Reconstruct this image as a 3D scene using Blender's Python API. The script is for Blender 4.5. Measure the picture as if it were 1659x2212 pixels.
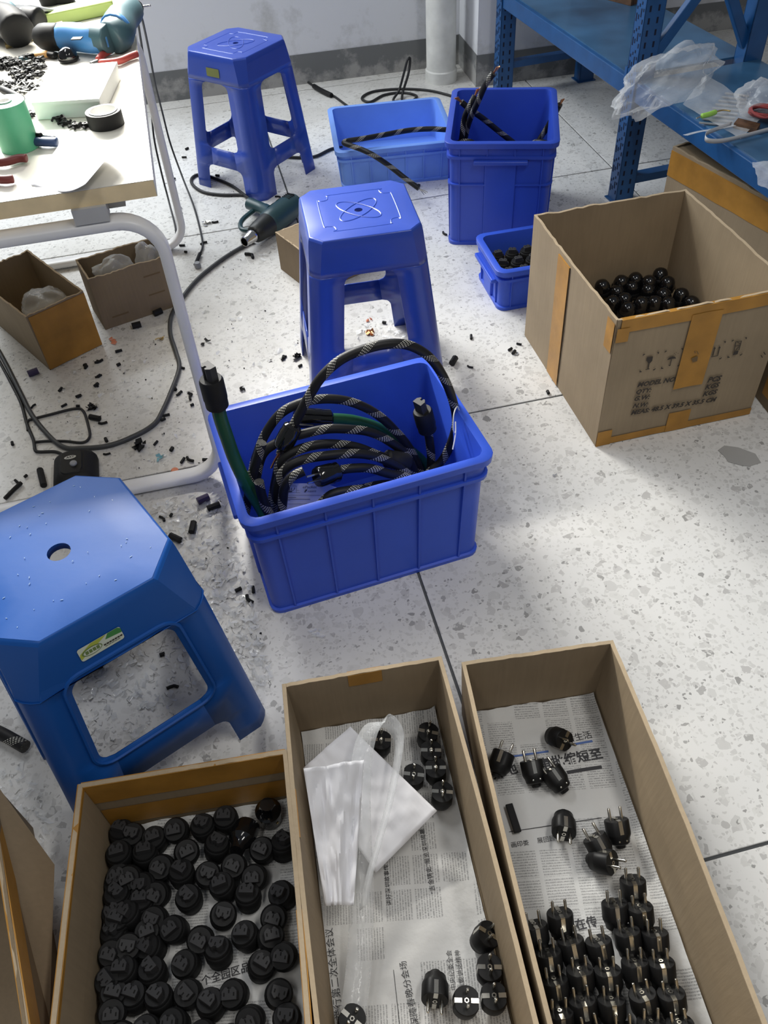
import bpy, bmesh, math, random
from math import sin, cos, pi, sqrt, atan2, radians
from mathutils import Vector, Matrix, Euler, noise

for o in list(bpy.data.objects): bpy.data.objects.remove(o)
S = bpy.context.scene
COL = S.collection
rnd = random.Random(7)

# ------------------------------------------------------------------ camera
W, H = 1659.0, 2212.0
F, PITCH, ROLL, CAMH = 1788.7, .8133, -.0743, 1.3578
cp, sp = cos(PITCH), sin(PITCH); cr, sr = cos(ROLL), sin(ROLL)
FWD = Vector((0, cp, -sp)); R0 = Vector((1, 0, 0)); U0 = Vector((0, sp, cp))
RIGHT = R0 * cr + U0 * sr; UP = U0 * cr - R0 * sr
EYE = Vector((0, 0, CAMH))
cd = bpy.data.cameras.new('camera'); cam = bpy.data.objects.new('camera', cd); COL.objects.link(cam)
cam.matrix_world = Matrix(((RIGHT.x, UP.x, -FWD.x, 0), (RIGHT.y, UP.y, -FWD.y, 0), (RIGHT.z, UP.z, -FWD.z, CAMH), (0, 0, 0, 1)))
cd.sensor_fit = 'HORIZONTAL'; cd.sensor_width = 36.0; cd.lens = F / W * 36.0
cd.clip_start = .02; cd.clip_end = 60
S.camera = cam

# ------------------------------------------------------------------ world, lamps, exposure
S.view_settings.view_transform = 'Standard'; S.view_settings.look = 'None'
S.view_settings.gamma = 1; S.view_settings.use_curve_mapping = False
S.view_settings.exposure = 0.06
wd = bpy.data.worlds.new('world'); S.world = wd; wd.use_nodes = True
wd.node_tree.nodes['Background'].inputs[0].default_value = (.80, .86, .95, 1)
wd.node_tree.nodes['Background'].inputs[1].default_value = .16
def area(name, loc, target, sx, sy, watts, color):
    l = bpy.data.lights.new(name, 'AREA'); l.shape = 'RECTANGLE'; l.size = sx; l.size_y = sy; l.energy = watts; l.color = color
    o = bpy.data.objects.new(name, l); COL.objects.link(o); o.location = loc
    o.rotation_euler = (Vector(target) - Vector(loc)).to_track_quat('-Z', 'Y').to_euler()
    return o
area('window_daylight', (-1.50, 3.62, 1.90), (-.2, 1.4, .0), 1.9, 1.35, 74, (.92, .97, 1.0))      # window in the back wall, above the picture
bl = area('bench_tube_lamp', (-.85, 2.80, 1.50), (-.62, 1.75, .72), 1.0, .08, 17, (1.0, .96, .88))
bl.data.spread = radians(78)      # hooded bench lamp
area('ceiling_tube_and_fill', (-.55, -.35, 2.75), (-.55, -.34, 0), .25, 1.2, 9, (1.0, .97, .92))  # added front-left fill light, unseen, brightens the bench edge and frame
area('ceiling_tube_and_fill', (.95, .35, 2.75), (.95, .36, 0), .25, 1.2, 19, (1.0, .97, .92))
area('ceiling_tube_and_fill', (-1.0, 2.2, 2.75), (-1.0, 2.21, 0), .25, 1.2, 16, (.97, .98, 1.0))

# ------------------------------------------------------------------ helpers
def ray(u, v): return RIGHT * ((u - W / 2) / F) - UP * ((v - H / 2) / F) + FWD
def at(u, v, z=0.0):
    d = ray(u, v); return EYE + d * ((z - CAMH) / d.z)
def hit(u, v, p, n):
    d = ray(u, v); p = Vector(p); n = Vector(n); return EYE + d * ((p - EYE).dot(n) / d.dot(n))
def Rz(a): return Matrix.Rotation(a, 4, 'Z')
def T(x, y=None, z=None): return Matrix.Translation(Vector((x, y, z)) if y is not None else Vector(x))
def spline(pts, k=6, closed=False):
    P = [Vector(p) for p in pts]; n = len(P); out = []
    for i in range(n if closed else n - 1):
        if closed: a, b, c, d = P[i - 1], P[i], P[(i + 1) % n], P[(i + 2) % n]
        else: a, b, c, d = P[max(i - 1, 0)], P[i], P[i + 1], P[min(i + 2, n - 1)]
        for j in range(k):
            t = j / k
            out.append(.5 * ((2 * b) + (c - a) * t + (2 * a - 5 * b + 4 * c - d) * t * t + (3 * b - a - 3 * c + d) * t ** 3))
    if not closed: out.append(P[-1])
    return out

class M:
    def __init__(s): s.v = []; s.f = []; s.uv = None
    def add(s, vs, fs, mat=None):
        o = len(s.v); s.v += [(mat @ Vector(p)) if mat else Vector(p) for p in vs]; s.f += [[o + i for i in f] for f in fs]; return s
    def box(s, c, d, mat=None):
        x, y, z = c; a, b, e = d[0] / 2, d[1] / 2, d[2] / 2
        vs = [(x + i * a, y + j * b, z + k * e) for k in (-1, 1) for j in (-1, 1) for i in (-1, 1)]
        return s.add(vs, [(0, 2, 3, 1), (4, 5, 7, 6), (0, 1, 5, 4), (2, 6, 7, 3), (0, 4, 6, 2), (1, 3, 7, 5)], mat)
    def prism(s, poly, z0, z1, mat=None, top=1.0):
        n = len(poly); vs = [(x, y, z0) for x, y in poly] + [(x * top, y * top, z1) for x, y in poly]
        return s.add(vs, [list(range(n))[::-1], list(range(n, 2 * n))] + [(i, (i + 1) % n, n + (i + 1) % n, n + i) for i in range(n)], mat)
    def lathe(s, prof, n=20, mat=None, caps=True):
        vs = []; fs = []
        for r, z in prof: vs += [(r * cos(2 * pi * i / n), r * sin(2 * pi * i / n), z) for i in range(n)]
        for k in range(len(prof) - 1):
            fs += [(k * n + i, k * n + (i + 1) % n, (k + 1) * n + (i + 1) % n, (k + 1) * n + i) for i in range(n)]
        if caps:
            if prof[0][0] > 1e-6: fs.append(list(range(n))[::-1])
            if prof[-1][0] > 1e-6: fs.append([(len(prof) - 1) * n + i for i in range(n)])
        return s.add(vs, fs, mat)
    def rings(s, rings, close=True, cap0=False, cap1=False):
        n = len(rings[0]); vs = [p for r in rings for p in r]; fs = []
        for k in range(len(rings) - 1):
            for i in range(n if close else n - 1):
                j = (i + 1) % n; fs.append((k * n + i, k * n + j, (k + 1) * n + j, (k + 1) * n + i))
        if cap0: fs.append(list(range(n))[::-1])
        if cap1: fs.append([(len(rings) - 1) * n + i for i in range(n)])
        return s.add(vs, fs)
    def tube(s, path, r, n=8, closed=False, flat=1.0, mat=None):
        P = [Vector(p) for p in path]; m = len(P); o = len(s.v)
        if s.uv is None: s.uv = {}
        nrm = None; L = 0; rings = []
        for i, p in enumerate(P):
            if closed: t = (P[(i + 1) % m] - P[i - 1])
            else: t = P[min(i + 1, m - 1)] - P[max(i - 1, 0)]
            t = t.normalized() if t.length > 1e-9 else Vector((0, 0, 1))
            if nrm is None:
                a = Vector((0, 0, 1)) if abs(t.z) < .9 else Vector((1, 0, 0)); nrm = (a - t * a.dot(t)).normalized()
            else:
                nrm = (nrm - t * nrm.dot(t)); nrm = nrm.normalized() if nrm.length > 1e-6 else Vector((0, 0, 1))
            b = t.cross(nrm); rr = r[i] if isinstance(r, (list, tuple)) else r
            if i: L += (P[i] - P[i - 1]).length
            rings.append(L)
            for k in range(n):
                q = p + nrm * (cos(2 * pi * k / n) * rr * flat) + b * (sin(2 * pi * k / n) * rr)
                s.v.append(mat @ q if mat else q)
        for i in range(m if closed else m - 1):
            for k in range(n):
                a, b_ = i * n, ((i + 1) % m) * n; k2 = (k + 1) % n
                s.uv[len(s.f)] = [(k / n, rings[i]), ((k + 1) / n, rings[i]), ((k + 1) / n, rings[(i + 1) % m]), (k / n, rings[(i + 1) % m])]
                s.f.append([o + a + k, o + a + k2, o + b_ + k2, o + b_ + k])
        if not closed:
            s.f.append([o + k for k in range(n)][::-1]); s.f.append([o + (m - 1) * n + k for k in range(n)])
        return s
    def grid(s, nu, nv, fn):
        vs = [fn(i / nu, j / nv) for j in range(nv + 1) for i in range(nu + 1)]
        return s.add(vs, [(j * (nu + 1) + i, j * (nu + 1) + i + 1, (j + 1) * (nu + 1) + i + 1, (j + 1) * (nu + 1) + i) for j in range(nv) for i in range(nu)])

def mesh(name, m, mt, smooth=35):
    me = bpy.data.meshes.new(name); me.from_pydata([tuple(v) for v in m.v], [], m.f)
    if m.uv:
        ul = me.uv_layers.new(name='uv')
        for p in me.polygons:
            q = m.uv.get(p.index)
            if q:
                for k, li in enumerate(p.loop_indices): ul.data[li].uv = q[k]
    me.materials.append(mt)
    if smooth:
        me.polygons.foreach_set('use_smooth', [True] * len(me.polygons))
        me.set_sharp_from_angle(angle=radians(smooth))
    me.update(); return me
def basis(o): return Matrix.LocRotScale(o.location, o.rotation_euler, None)
def wmat(o): return (wmat(o.parent) @ o.matrix_parent_inverse if o.parent else Matrix()) @ basis(o)
def obj(name, m, mt, parent=None, world=False, loc=None, rot=None, smooth=35, bevel=0, solid=0, kind=None, label=None):
    me = m if isinstance(m, bpy.types.Mesh) else mesh(name, m, mt, smooth)
    o = bpy.data.objects.new(name, me); COL.objects.link(o)
    if loc: o.location = loc
    if rot: o.rotation_euler = rot
    if parent:
        o.parent = parent
        if world:
            o.matrix_parent_inverse = wmat(parent).inverted()
    if solid:
        d = o.modifiers.new('solid', 'SOLIDIFY'); d.thickness = solid; d.offset = -1
    if bevel:
        d = o.modifiers.new('bevel', 'BEVEL'); d.width = bevel; d.segments = 2; d.limit_method = 'ANGLE'; d.angle_limit = radians(40)
    if kind: o['kind'] = kind
    if label: o['label'] = label
    return o
def tag(o, label, cat, group=None):
    o['label'] = label; o['category'] = cat
    if group: o['group'] = group
    return o
def thing(name, label, cat, loc=(0, 0, 0), rot=(0, 0, 0), group=None):
    o = bpy.data.objects.new(name, None); COL.objects.link(o); o.empty_display_size = .02
    o.location = loc; o.rotation_euler = rot if hasattr(rot, '__len__') else (0, 0, rot)
    return tag(o, label, cat, group)
def dup(root, loc, rot, label=None, group=None, keep=None):
    r = root.copy(); COL.objects.link(r); r.location = loc; r.rotation_euler = rot
    if label: r['label'] = label
    if group: r['group'] = group
    for ch in list(root.children):
        c = ch.copy(); COL.objects.link(c); c.parent = r
        for g in list(ch.children):
            d = g.copy(); COL.objects.link(d); d.parent = c
    return r

# ------------------------------------------------------------------ materials
def mat(name, color, rough=.5, metal=0, spec=.5, bump=0, bscale=200, var=0, vscale=8, trans=0, coat=0, sub=None):
    m = bpy.data.materials.new(name); m.use_nodes = True; nt = m.node_tree; b = nt.nodes['Principled BSDF']
    b.inputs['Base Color'].default_value = (*color, 1); b.inputs['Roughness'].default_value = rough
    b.inputs['Metallic'].default_value = metal; b.inputs['Specular IOR Level'].default_value = spec
    if coat: b.inputs['Coat Weight'].default_value = coat; b.inputs['Coat Roughness'].default_value = .1
    tc = nt.nodes.new('ShaderNodeTexCoord')
    n = nt.nodes.new('ShaderNodeTexNoise'); n.inputs['Scale'].default_value = vscale; n.inputs['Detail'].default_value = 5
    nt.links.new(tc.outputs['Object'], n.inputs['Vector'])
    r = nt.nodes.new('ShaderNodeValToRGB'); e = r.color_ramp.elements
    v = var if var else .06
    e[0].position = .3; e[1].position = .7
    e[0].color = (*[c * (1 - v) for c in color], 1); e[1].color = (*[min(1, c * (1 + v)) for c in color], 1)
    nt.links.new(n.outputs['Fac'], r.inputs['Fac']); nt.links.new(r.outputs['Color'], b.inputs['Base Color'])
    if bump:
        n2 = nt.nodes.new('ShaderNodeTexNoise'); n2.inputs['Scale'].default_value = bscale; n2.inputs['Detail'].default_value = 3
        nt.links.new(tc.outputs['Object'], n2.inputs['Vector'])
        bp = nt.nodes.new('ShaderNodeBump'); bp.inputs['Strength'].default_value = bump; bp.inputs['Distance'].default_value = .002
        nt.links.new(n2.outputs['Fac'], bp.inputs['Height']); nt.links.new(bp.outputs['Normal'], b.inputs['Normal'])
    return m
def nd(nt, typ, **kw):
    n = nt.nodes.new(typ)
    for k, v in kw.items():
        if k == 'op': n.operation = v
        elif k.startswith('i'): n.inputs[int(k[1:])].default_value = v
        else: setattr(n, k, v)
    return n
def math_(nt, op, a, b=None, clamp=False):
    n = nt.nodes.new('ShaderNodeMath'); n.operation = op; n.use_clamp = clamp
    for i, x in enumerate((a, b)):
        if x is None: continue
        if isinstance(x, (int, float)): n.inputs[i].default_value = x
        else: nt.links.new(x, n.inputs[i])
    return n.outputs[0]
def mixc(nt, fac, a, b):
    n = nt.nodes.new('ShaderNodeMix'); n.data_type = 'RGBA'
    for i, x in ((0, fac), (6, a), (7, b)):
        if isinstance(x, (int, float)): n.inputs[i].default_value = x
        elif isinstance(x, tuple): n.inputs[i].default_value = (*x, 1)
        else: nt.links.new(x, n.inputs[i])
    return n.outputs[2]

def terrazzo():
    m = bpy.data.materials.new('terrazzo'); m.use_nodes = True; nt = m.node_tree; b = nt.nodes['Principled BSDF']; L = nt.links
    tc = nd(nt, 'ShaderNodeTexCoord'); P = tc.outputs['Object']
    wob = nd(nt, 'ShaderNodeTexNoise'); wob.inputs['Scale'].default_value = 90; wob.inputs['Detail'].default_value = 2; L.new(P, wob.inputs['Vector'])
    vm = nd(nt, 'ShaderNodeVectorMath', op='SCALE'); L.new(wob.outputs['Color'], vm.inputs[0]); vm.inputs['Scale'].default_value = .006
    va = nd(nt, 'ShaderNodeVectorMath', op='ADD'); L.new(P, va.inputs[0]); L.new(vm.outputs[0], va.inputs[1])
    col = (.76, .755, .735)
    cur = col
    for sc, thr, keep, dark in ((50, .0040, .30, .40), (88, .0026, .36, .36), (150, .0017, .40, .30)):
        v = nd(nt, 'ShaderNodeTexVoronoi'); v.feature = 'F1'; v.inputs['Scale'].default_value = sc; L.new(va.outputs[0], v.inputs['Vector'])
        e = nd(nt, 'ShaderNodeTexVoronoi'); e.feature = 'DISTANCE_TO_EDGE'; e.inputs['Scale'].default_value = sc; L.new(va.outputs[0], e.inputs['Vector'])
        sx = nd(nt, 'ShaderNodeSeparateColor'); L.new(v.outputs['Color'], sx.inputs[0])
        inside = math_(nt, 'GREATER_THAN', e.outputs['Distance'], math_(nt, 'MULTIPLY', math_(nt, 'ADD', sx.outputs[2], .25), .24))
        on = math_(nt, 'GREATER_THAN', sx.outputs[0], 1 - keep)
        k = math_(nt, 'MULTIPLY', inside, on)
        rp = nd(nt, 'ShaderNodeValToRGB'); el = rp.color_ramp.elements
        el[0].position = 0; el[0].color = (.72, .715, .69, 1); el[1].position = 1; el[1].color = (.33, .325, .315, 1)
        x = el.new(.55); x.color = (.64, .635, .615, 1); x = el.new(.86); x.color = (.57, .56, .545, 1)
        L.new(sx.outputs[1], rp.inputs['Fac'])
        cur = mixc(nt, k, cur, rp.outputs['Color'])
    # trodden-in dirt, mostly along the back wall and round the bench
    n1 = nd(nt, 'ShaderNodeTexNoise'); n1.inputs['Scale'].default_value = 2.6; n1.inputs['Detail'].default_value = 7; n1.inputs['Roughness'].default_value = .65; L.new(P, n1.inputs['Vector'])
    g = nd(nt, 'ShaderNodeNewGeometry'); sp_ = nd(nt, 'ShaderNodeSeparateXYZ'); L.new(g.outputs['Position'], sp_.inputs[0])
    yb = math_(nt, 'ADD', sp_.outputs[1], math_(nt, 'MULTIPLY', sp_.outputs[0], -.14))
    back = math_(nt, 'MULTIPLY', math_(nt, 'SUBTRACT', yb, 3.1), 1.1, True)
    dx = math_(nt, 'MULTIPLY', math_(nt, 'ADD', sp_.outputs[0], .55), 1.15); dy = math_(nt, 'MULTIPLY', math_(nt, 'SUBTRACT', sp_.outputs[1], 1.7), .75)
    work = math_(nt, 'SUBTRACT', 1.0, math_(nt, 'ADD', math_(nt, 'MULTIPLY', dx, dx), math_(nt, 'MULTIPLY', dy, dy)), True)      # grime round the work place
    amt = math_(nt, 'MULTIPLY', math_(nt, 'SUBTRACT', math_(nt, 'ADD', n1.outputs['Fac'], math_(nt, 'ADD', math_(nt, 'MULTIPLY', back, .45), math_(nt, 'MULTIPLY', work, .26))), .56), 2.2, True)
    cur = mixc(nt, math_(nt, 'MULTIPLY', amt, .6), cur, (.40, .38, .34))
    L.new(cur, b.inputs['Base Color'])
    n3 = nd(nt, 'ShaderNodeTexNoise'); n3.inputs['Scale'].default_value = 5; n3.inputs['Detail'].default_value = 5; L.new(P, n3.inputs['Vector'])
    L.new(math_(nt, 'ADD', math_(nt, 'MULTIPLY', n3.outputs['Fac'], .25), .22), b.inputs['Roughness'])
    return m

def cardboard(name, color):
    m = bpy.data.materials.new(name); m.use_nodes = True; nt = m.node_tree; b = nt.nodes['Principled BSDF']; L = nt.links
    tc = nd(nt, 'ShaderNodeTexCoord'); P = tc.outputs['Object']
    n = nd(nt, 'ShaderNodeTexNoise'); n.inputs['Scale'].default_value = 7; n.inputs['Detail'].default_value = 8; L.new(P, n.inputs['Vector'])
    mp = nd(nt, 'ShaderNodeMapping'); mp.inputs['Scale'].default_value = (160, 160, 10); L.new(P, mp.inputs['Vector'])
    n2 = nd(nt, 'ShaderNodeTexNoise'); n2.inputs['Scale'].default_value = 1; n2.inputs['Detail'].default_value = 3; L.new(mp.outputs[0], n2.inputs['Vector'])
    f = math_(nt, 'ADD', math_(nt, 'MULTIPLY', n.outputs['Fac'], .7), math_(nt, 'MULTIPLY', n2.outputs['Fac'], .3))
    r = nd(nt, 'ShaderNodeValToRGB'); e = r.color_ramp.elements; e[0].position = .3; e[1].position = .7
    e[0].color = (*[c * .84 for c in color], 1); e[1].color = (*[c * 1.1 for c in color], 1)
    L.new(f, r.inputs['Fac']); L.new(r.outputs['Color'], b.inputs['Base Color'])
    b.inputs['Roughness'].default_value = .75; b.inputs['Specular IOR Level'].default_value = .25
    bp = nd(nt, 'ShaderNodeBump'); bp.inputs['Strength'].default_value = .25; bp.inputs['Distance'].default_value = .001
    L.new(n2.outputs['Fac'], bp.inputs['Height']); L.new(bp.outputs['Normal'], b.inputs['Normal'])
    return m

def braid():
    m = bpy.data.materials.new('braided_sleeve'); m.use_nodes = True; nt = m.node_tree; b = nt.nodes['Principled BSDF']; L = nt.links
    uv = nd(nt, 'ShaderNodeUVMap'); s = nd(nt, 'ShaderNodeSeparateXYZ'); L.new(uv.outputs[0], s.inputs[0])
    u, v = s.outputs[0], s.outputs[1]
    band = math_(nt, 'FRACT', math_(nt, 'ADD', u, math_(nt, 'MULTIPLY', v, 14.0)))
    inb = math_(nt, 'LESS_THAN', band, .27)
    a = math_(nt, 'FRACT', math_(nt, 'ADD', math_(nt, 'MULTIPLY', u, 16), math_(nt, 'MULTIPLY', v, 224.0)))
    c = math_(nt, 'FRACT', math_(nt, 'SUBTRACT', math_(nt, 'MULTIPLY', v, 150.0), math_(nt, 'MULTIPLY', u, 7)))
    k = math_(nt, 'MULTIPLY', inb, math_(nt, 'MULTIPLY', math_(nt, 'LESS_THAN', a, .40), math_(nt, 'LESS_THAN', c, .55)))
    L.new(mixc(nt, k, (.010, .010, .011), (.78, .76, .68)), b.inputs['Base Color'])
    b.inputs['Roughness'].default_value = .5; b.inputs['Specular IOR Level'].default_value = .35
    return m

def newsprint(name, swap=False):
    m = bpy.data.materials.new(name); m.use_nodes = True; nt = m.node_tree; b = nt.nodes['Principled BSDF']; L = nt.links
    tc = nd(nt, 'ShaderNodeTexCoord'); P = tc.outputs['Object']; s = nd(nt, 'ShaderNodeSeparateXYZ'); L.new(P, s.inputs[0])
    x, y = (s.outputs[1], s.outputs[0]) if swap else (s.outputs[0], s.outputs[1])
    cx = math_(nt, 'FRACT', math_(nt, 'MULTIPLY', x, 1 / .052)); inc = math_(nt, 'LESS_THAN', cx, .86)
    ln = math_(nt, 'LESS_THAN', math_(nt, 'FRACT', math_(nt, 'MULTIPLY', y, 1 / .0042)), .56)
    cb = nd(nt, 'ShaderNodeCombineXYZ'); L.new(math_(nt, 'MULTIPLY', x, 900), cb.inputs[0]); L.new(math_(nt, 'MULTIPLY', y, 240), cb.inputs[1])
    n = nd(nt, 'ShaderNodeTexNoise'); n.inputs['Scale'].default_value = 1; n.inputs['Detail'].default_value = 1; L.new(cb.outputs[0], n.inputs['Vector'])
    ch = math_(nt, 'MULTIPLY', math_(nt, 'SUBTRACT', n.outputs['Fac'], .36), 5.0, True)
    cb2 = nd(nt, 'ShaderNodeCombineXYZ'); L.new(math_(nt, 'FLOOR', math_(nt, 'MULTIPLY', x, 1 / .052)), cb2.inputs[0]); L.new(math_(nt, 'FLOOR', math_(nt, 'MULTIPLY', y, 1 / .046)), cb2.inputs[1])
    wn = nd(nt, 'ShaderNodeTexWhiteNoise'); wn.noise_dimensions = '2D'; L.new(cb2.outputs[0], wn.inputs['Vector'])
    blk = math_(nt, 'GREATER_THAN', wn.outputs['Value'], .30)
    gap = math_(nt, 'GREATER_THAN', math_(nt, 'FRACT', math_(nt, 'MULTIPLY', y, 1 / .046)), .08)
    k = math_(nt, 'MULTIPLY', math_(nt, 'MULTIPLY', math_(nt, 'MULTIPLY', inc, ln), ch), math_(nt, 'MULTIPLY', blk, gap))
    n4 = nd(nt, 'ShaderNodeTexNoise'); n4.inputs['Scale'].default_value = 14; L.new(P, n4.inputs['Vector'])
    pc = mixc(nt, n4.outputs['Fac'], (.60, .60, .585), (.72, .72, .71))
    L.new(mixc(nt, math_(nt, 'MULTIPLY', k, .62), pc, (.16, .16, .165)), b.inputs['Base Color'])
    b.inputs['Roughness'].default_value = .9; b.inputs['Specular IOR Level'].default_value = .1
    n5 = nd(nt, 'ShaderNodeTexNoise'); n5.inputs['Scale'].default_value = 26; n5.inputs['Detail'].default_value = 4; L.new(P, n5.inputs['Vector'])
    bp = nd(nt, 'ShaderNodeBump'); bp.inputs['Strength'].default_value = .7; bp.inputs['Distance'].default_value = .006
    L.new(n5.outputs['Fac'], bp.inputs['Height']); L.new(bp.outputs['Normal'], b.inputs['Normal'])
    return m

def clearfilm(name, alpha=.30, rough=.16, color=(.93, .95, .96)):
    m = bpy.data.materials.new(name); m.use_nodes = True; nt = m.node_tree; b = nt.nodes['Principled BSDF']; L = nt.links
    b.inputs['Base Color'].default_value = (*color, 1); b.inputs['Roughness'].default_value = rough; b.inputs['Specular IOR Level'].default_value = .9
    tc = nd(nt, 'ShaderNodeTexCoord'); n = nd(nt, 'ShaderNodeTexNoise'); n.inputs['Scale'].default_value = 22; n.inputs['Detail'].default_value = 5; L.new(tc.outputs['Object'], n.inputs['Vector'])
    bp = nd(nt, 'ShaderNodeBump'); bp.inputs['Strength'].default_value = .6; bp.inputs['Distance'].default_value = .010; L.new(n.outputs['Fac'], bp.inputs['Height'])
    L.new(bp.outputs['Normal'], b.inputs['Normal'])
    t = nd(nt, 'ShaderNodeBsdfTransparent'); mx = nd(nt, 'ShaderNodeMixShader')
    lw = nd(nt, 'ShaderNodeLayerWeight'); lw.inputs['Blend'].default_value = .35; L.new(bp.outputs['Normal'], lw.inputs['Normal'])
    L.new(math_(nt, 'ADD', math_(nt, 'MULTIPLY', lw.outputs['Facing'], .35), alpha, True), mx.inputs[0])
    L.new(t.outputs[0], mx.inputs[1]); L.new(b.outputs[0], mx.inputs[2]); L.new(mx.outputs[0], nt.nodes['Material Output'].inputs[0])
    return m

def worn(name, color, worncol, zscale, zoff, thr, rough=.8, sc=4.0):
    m = bpy.data.materials.new(name); m.use_nodes = True; nt = m.node_tree; b = nt.nodes['Principled BSDF']; L = nt.links
    tc = nd(nt, 'ShaderNodeTexCoord'); n = nd(nt, 'ShaderNodeTexNoise'); n.inputs['Scale'].default_value = sc; n.inputs['Detail'].default_value = 9; n.inputs['Roughness'].default_value = .68; L.new(tc.outputs['Object'], n.inputs['Vector'])
    s = nd(nt, 'ShaderNodeSeparateXYZ'); L.new(tc.outputs['Object'], s.inputs[0])
    low = math_(nt, 'SUBTRACT', 1.0, math_(nt, 'MULTIPLY', math_(nt, 'SUBTRACT', s.outputs[2], zoff), zscale), True)
    k = math_(nt, 'MULTIPLY', math_(nt, 'SUBTRACT', math_(nt, 'ADD', n.outputs['Fac'], math_(nt, 'MULTIPLY', low, .22)), thr), 7.0, True)
    L.new(mixc(nt, math_(nt, 'MULTIPLY', k, .75), color, worncol), b.inputs['Base Color'])
    b.inputs['Roughness'].default_value = rough; b.inputs['Specular IOR Level'].default_value = .3
    return m
def wallpaint(): return worn('wall_paint', (.72, .73, .76), (.46, .46, .45), 2.2, .12, .70)

MT = dict(
    terrazzo=terrazzo(), grout=mat('dark_grout', (.10, .105, .11), .9),
    wall=wallpaint(), band=worn('grey_painted_band', (.17, .175, .175), (.42, .41, .39), 12.0, .03, .60, .75, 9.0), pipe=mat('white_pipe_paint', (.68, .68, .64), .6, var=.14, vscale=14),
    crate=mat('blue_crate_plastic', (.038, .104, .64), .40, spec=.35, var=.05), crate_l=mat('light_blue_crate_plastic', (.17, .34, .86), .42), crate_t=mat('deep_blue_crate_plastic', (.026, .075, .50), .38),
    stool=mat('royal_blue_plastic', (.024, .066, .40), .30, coat=.15), stool_c=mat('bright_blue_plastic', (.009, .088, .37), .38, spec=.28, var=.05, bump=.05, bscale=90),
    rack=mat('rack_blue_enamel', (.012, .080, .235), .35, var=.12, vscale=20), rack_s=mat('rack_shelf_enamel', (.045, .13, .25), .28, var=.35, vscale=5), hole=mat('slot_dark', (.004, .008, .03), .9),
    card=cardboard('brown_cardboard', (.335, .258, .168)), card_d=cardboard('dark_cardboard', (.255, .192, .122)), card_e=cardboard('torn_cardboard_edge', (.46, .36, .24)),
    tape=mat('brown_packing_tape', (.42, .205, .035), .42, spec=.35, var=.16, vscale=18, bump=.2, bscale=60), print=mat('black_print', (.045, .035, .028), .8), print_b=mat('brown_print', (.17, .11, .05), .8),
    blk=mat('black_plastic', (.008, .008, .0085), .48, spec=.28), blk_m=mat('matt_black_plastic', (.011, .011, .0115), .58, spec=.28), blk_g=mat('glossy_black_plastic', (.006, .006, .007), .10, coat=.4), slot=mat('socket_slot', (.002, .002, .002), .9),
    nose=mat('grey_black_plastic', (.034, .034, .036), .55, spec=.3),
    metal=mat('nickel', (.62, .60, .54), .22, metal=1), brass=mat('brass', (.62, .46, .20), .3, metal=1), chrome=mat('chrome', (.75, .74, .72), .15, metal=1), copper=mat('copper', (.72, .32, .14), .3, metal=1),
    braid=braid(), cord=mat('black_rubber_cord', (.014, .014, .015), .55), cord_g=mat('grey_rubber_cord', (.055, .058, .060), .5), green=mat('green_cable_jacket', (.012, .085, .040), .35),
    news=newsprint('newsprint'), news_s=newsprint('newsprint_turned', True), ink=mat('newspaper_ink', (.055, .055, .06), .9), ink_b=mat('blue_newspaper_ink', (.10, .17, .42), .9),
    paper=mat('white_paper', (.80, .80, .83), .85, bump=.12, bscale=25), film=clearfilm('clear_film', .16), film_b=clearfilm('bag_film', .13, .14), film_w=clearfilm('milky_film', .20, .22), strip=clearfilm('clear_plastic_strip', .20, .1), scrapf=clearfilm('scrap_film', .40, .06),
    ttop=mat('laminate', (.80, .77, .68), .30, var=.04), tedge=mat('raw_board_edge', (.86, .69, .42), .7, var=.08, vscale=30), tube=mat('white_powder_coat', (.84, .84, .85), .35), bracket=mat('grey_bracket', (.5, .5, .5), .5),
    gun=mat('teal_tool_plastic', (.022, .060, .070), .38), gun_d=mat('black_tool_rubber', (.012, .014, .014), .45), silver=mat('silver_sticker', (.55, .57, .58), .3, metal=.4),
    drillb=mat('blue_tool_plastic', (.06, .22, .50), .4), teal=mat('dark_teal_plastic', (.05, .11, .13), .45), lime=mat('lime_plastic', (.40, .52, .14), .45), redp=mat('red_rubber', (.35, .05, .04), .5), dred=mat('dark_red_grip', (.16, .025, .022), .5),
    mint=mat('mint_plastic', (.10, .46, .25), .4), white=mat('white_plastic', (.82, .82, .80), .45), navy=mat('navy_plastic', (.03, .06, .15), .4), orange=mat('orange_plastic', (.60, .32, .10), .5), wood=mat('brown_wood', (.10, .05, .025), .6, var=.4, vscale=40), tan=mat('tan_wood', (.55, .40, .16), .6),
    boxw=mat('white_card_box', (.80, .80, .78), .6), orange_s=mat('orange_scrap', (.62, .20, .10), .5), purple=mat('purple_plastic', (.045, .03, .09), .5), cyan=mat('blue_film', (.18, .42, .50), .3), pink=mat('red_wire', (.28, .05, .05), .45),
    stk_g=mat('sticker_green', (.06, .26, .07), .4), stk_y=mat('sticker_yellow_green', (.45, .52, .08), .4), stk_w=mat('sticker_white', (.66, .72, .62), .4), stk_o=mat('sticker_olive', (.16, .24, .08), .4), olive=mat('worn_sticker', (.17, .19, .05), .5), lgreen=mat('light_green_plastic', (.33, .62, .10), .4), grey=mat('grey_plastic', (.30, .31, .33), .4), greylite=mat('pale_grey_strip', (.55, .56, .58), .5),
)

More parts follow.
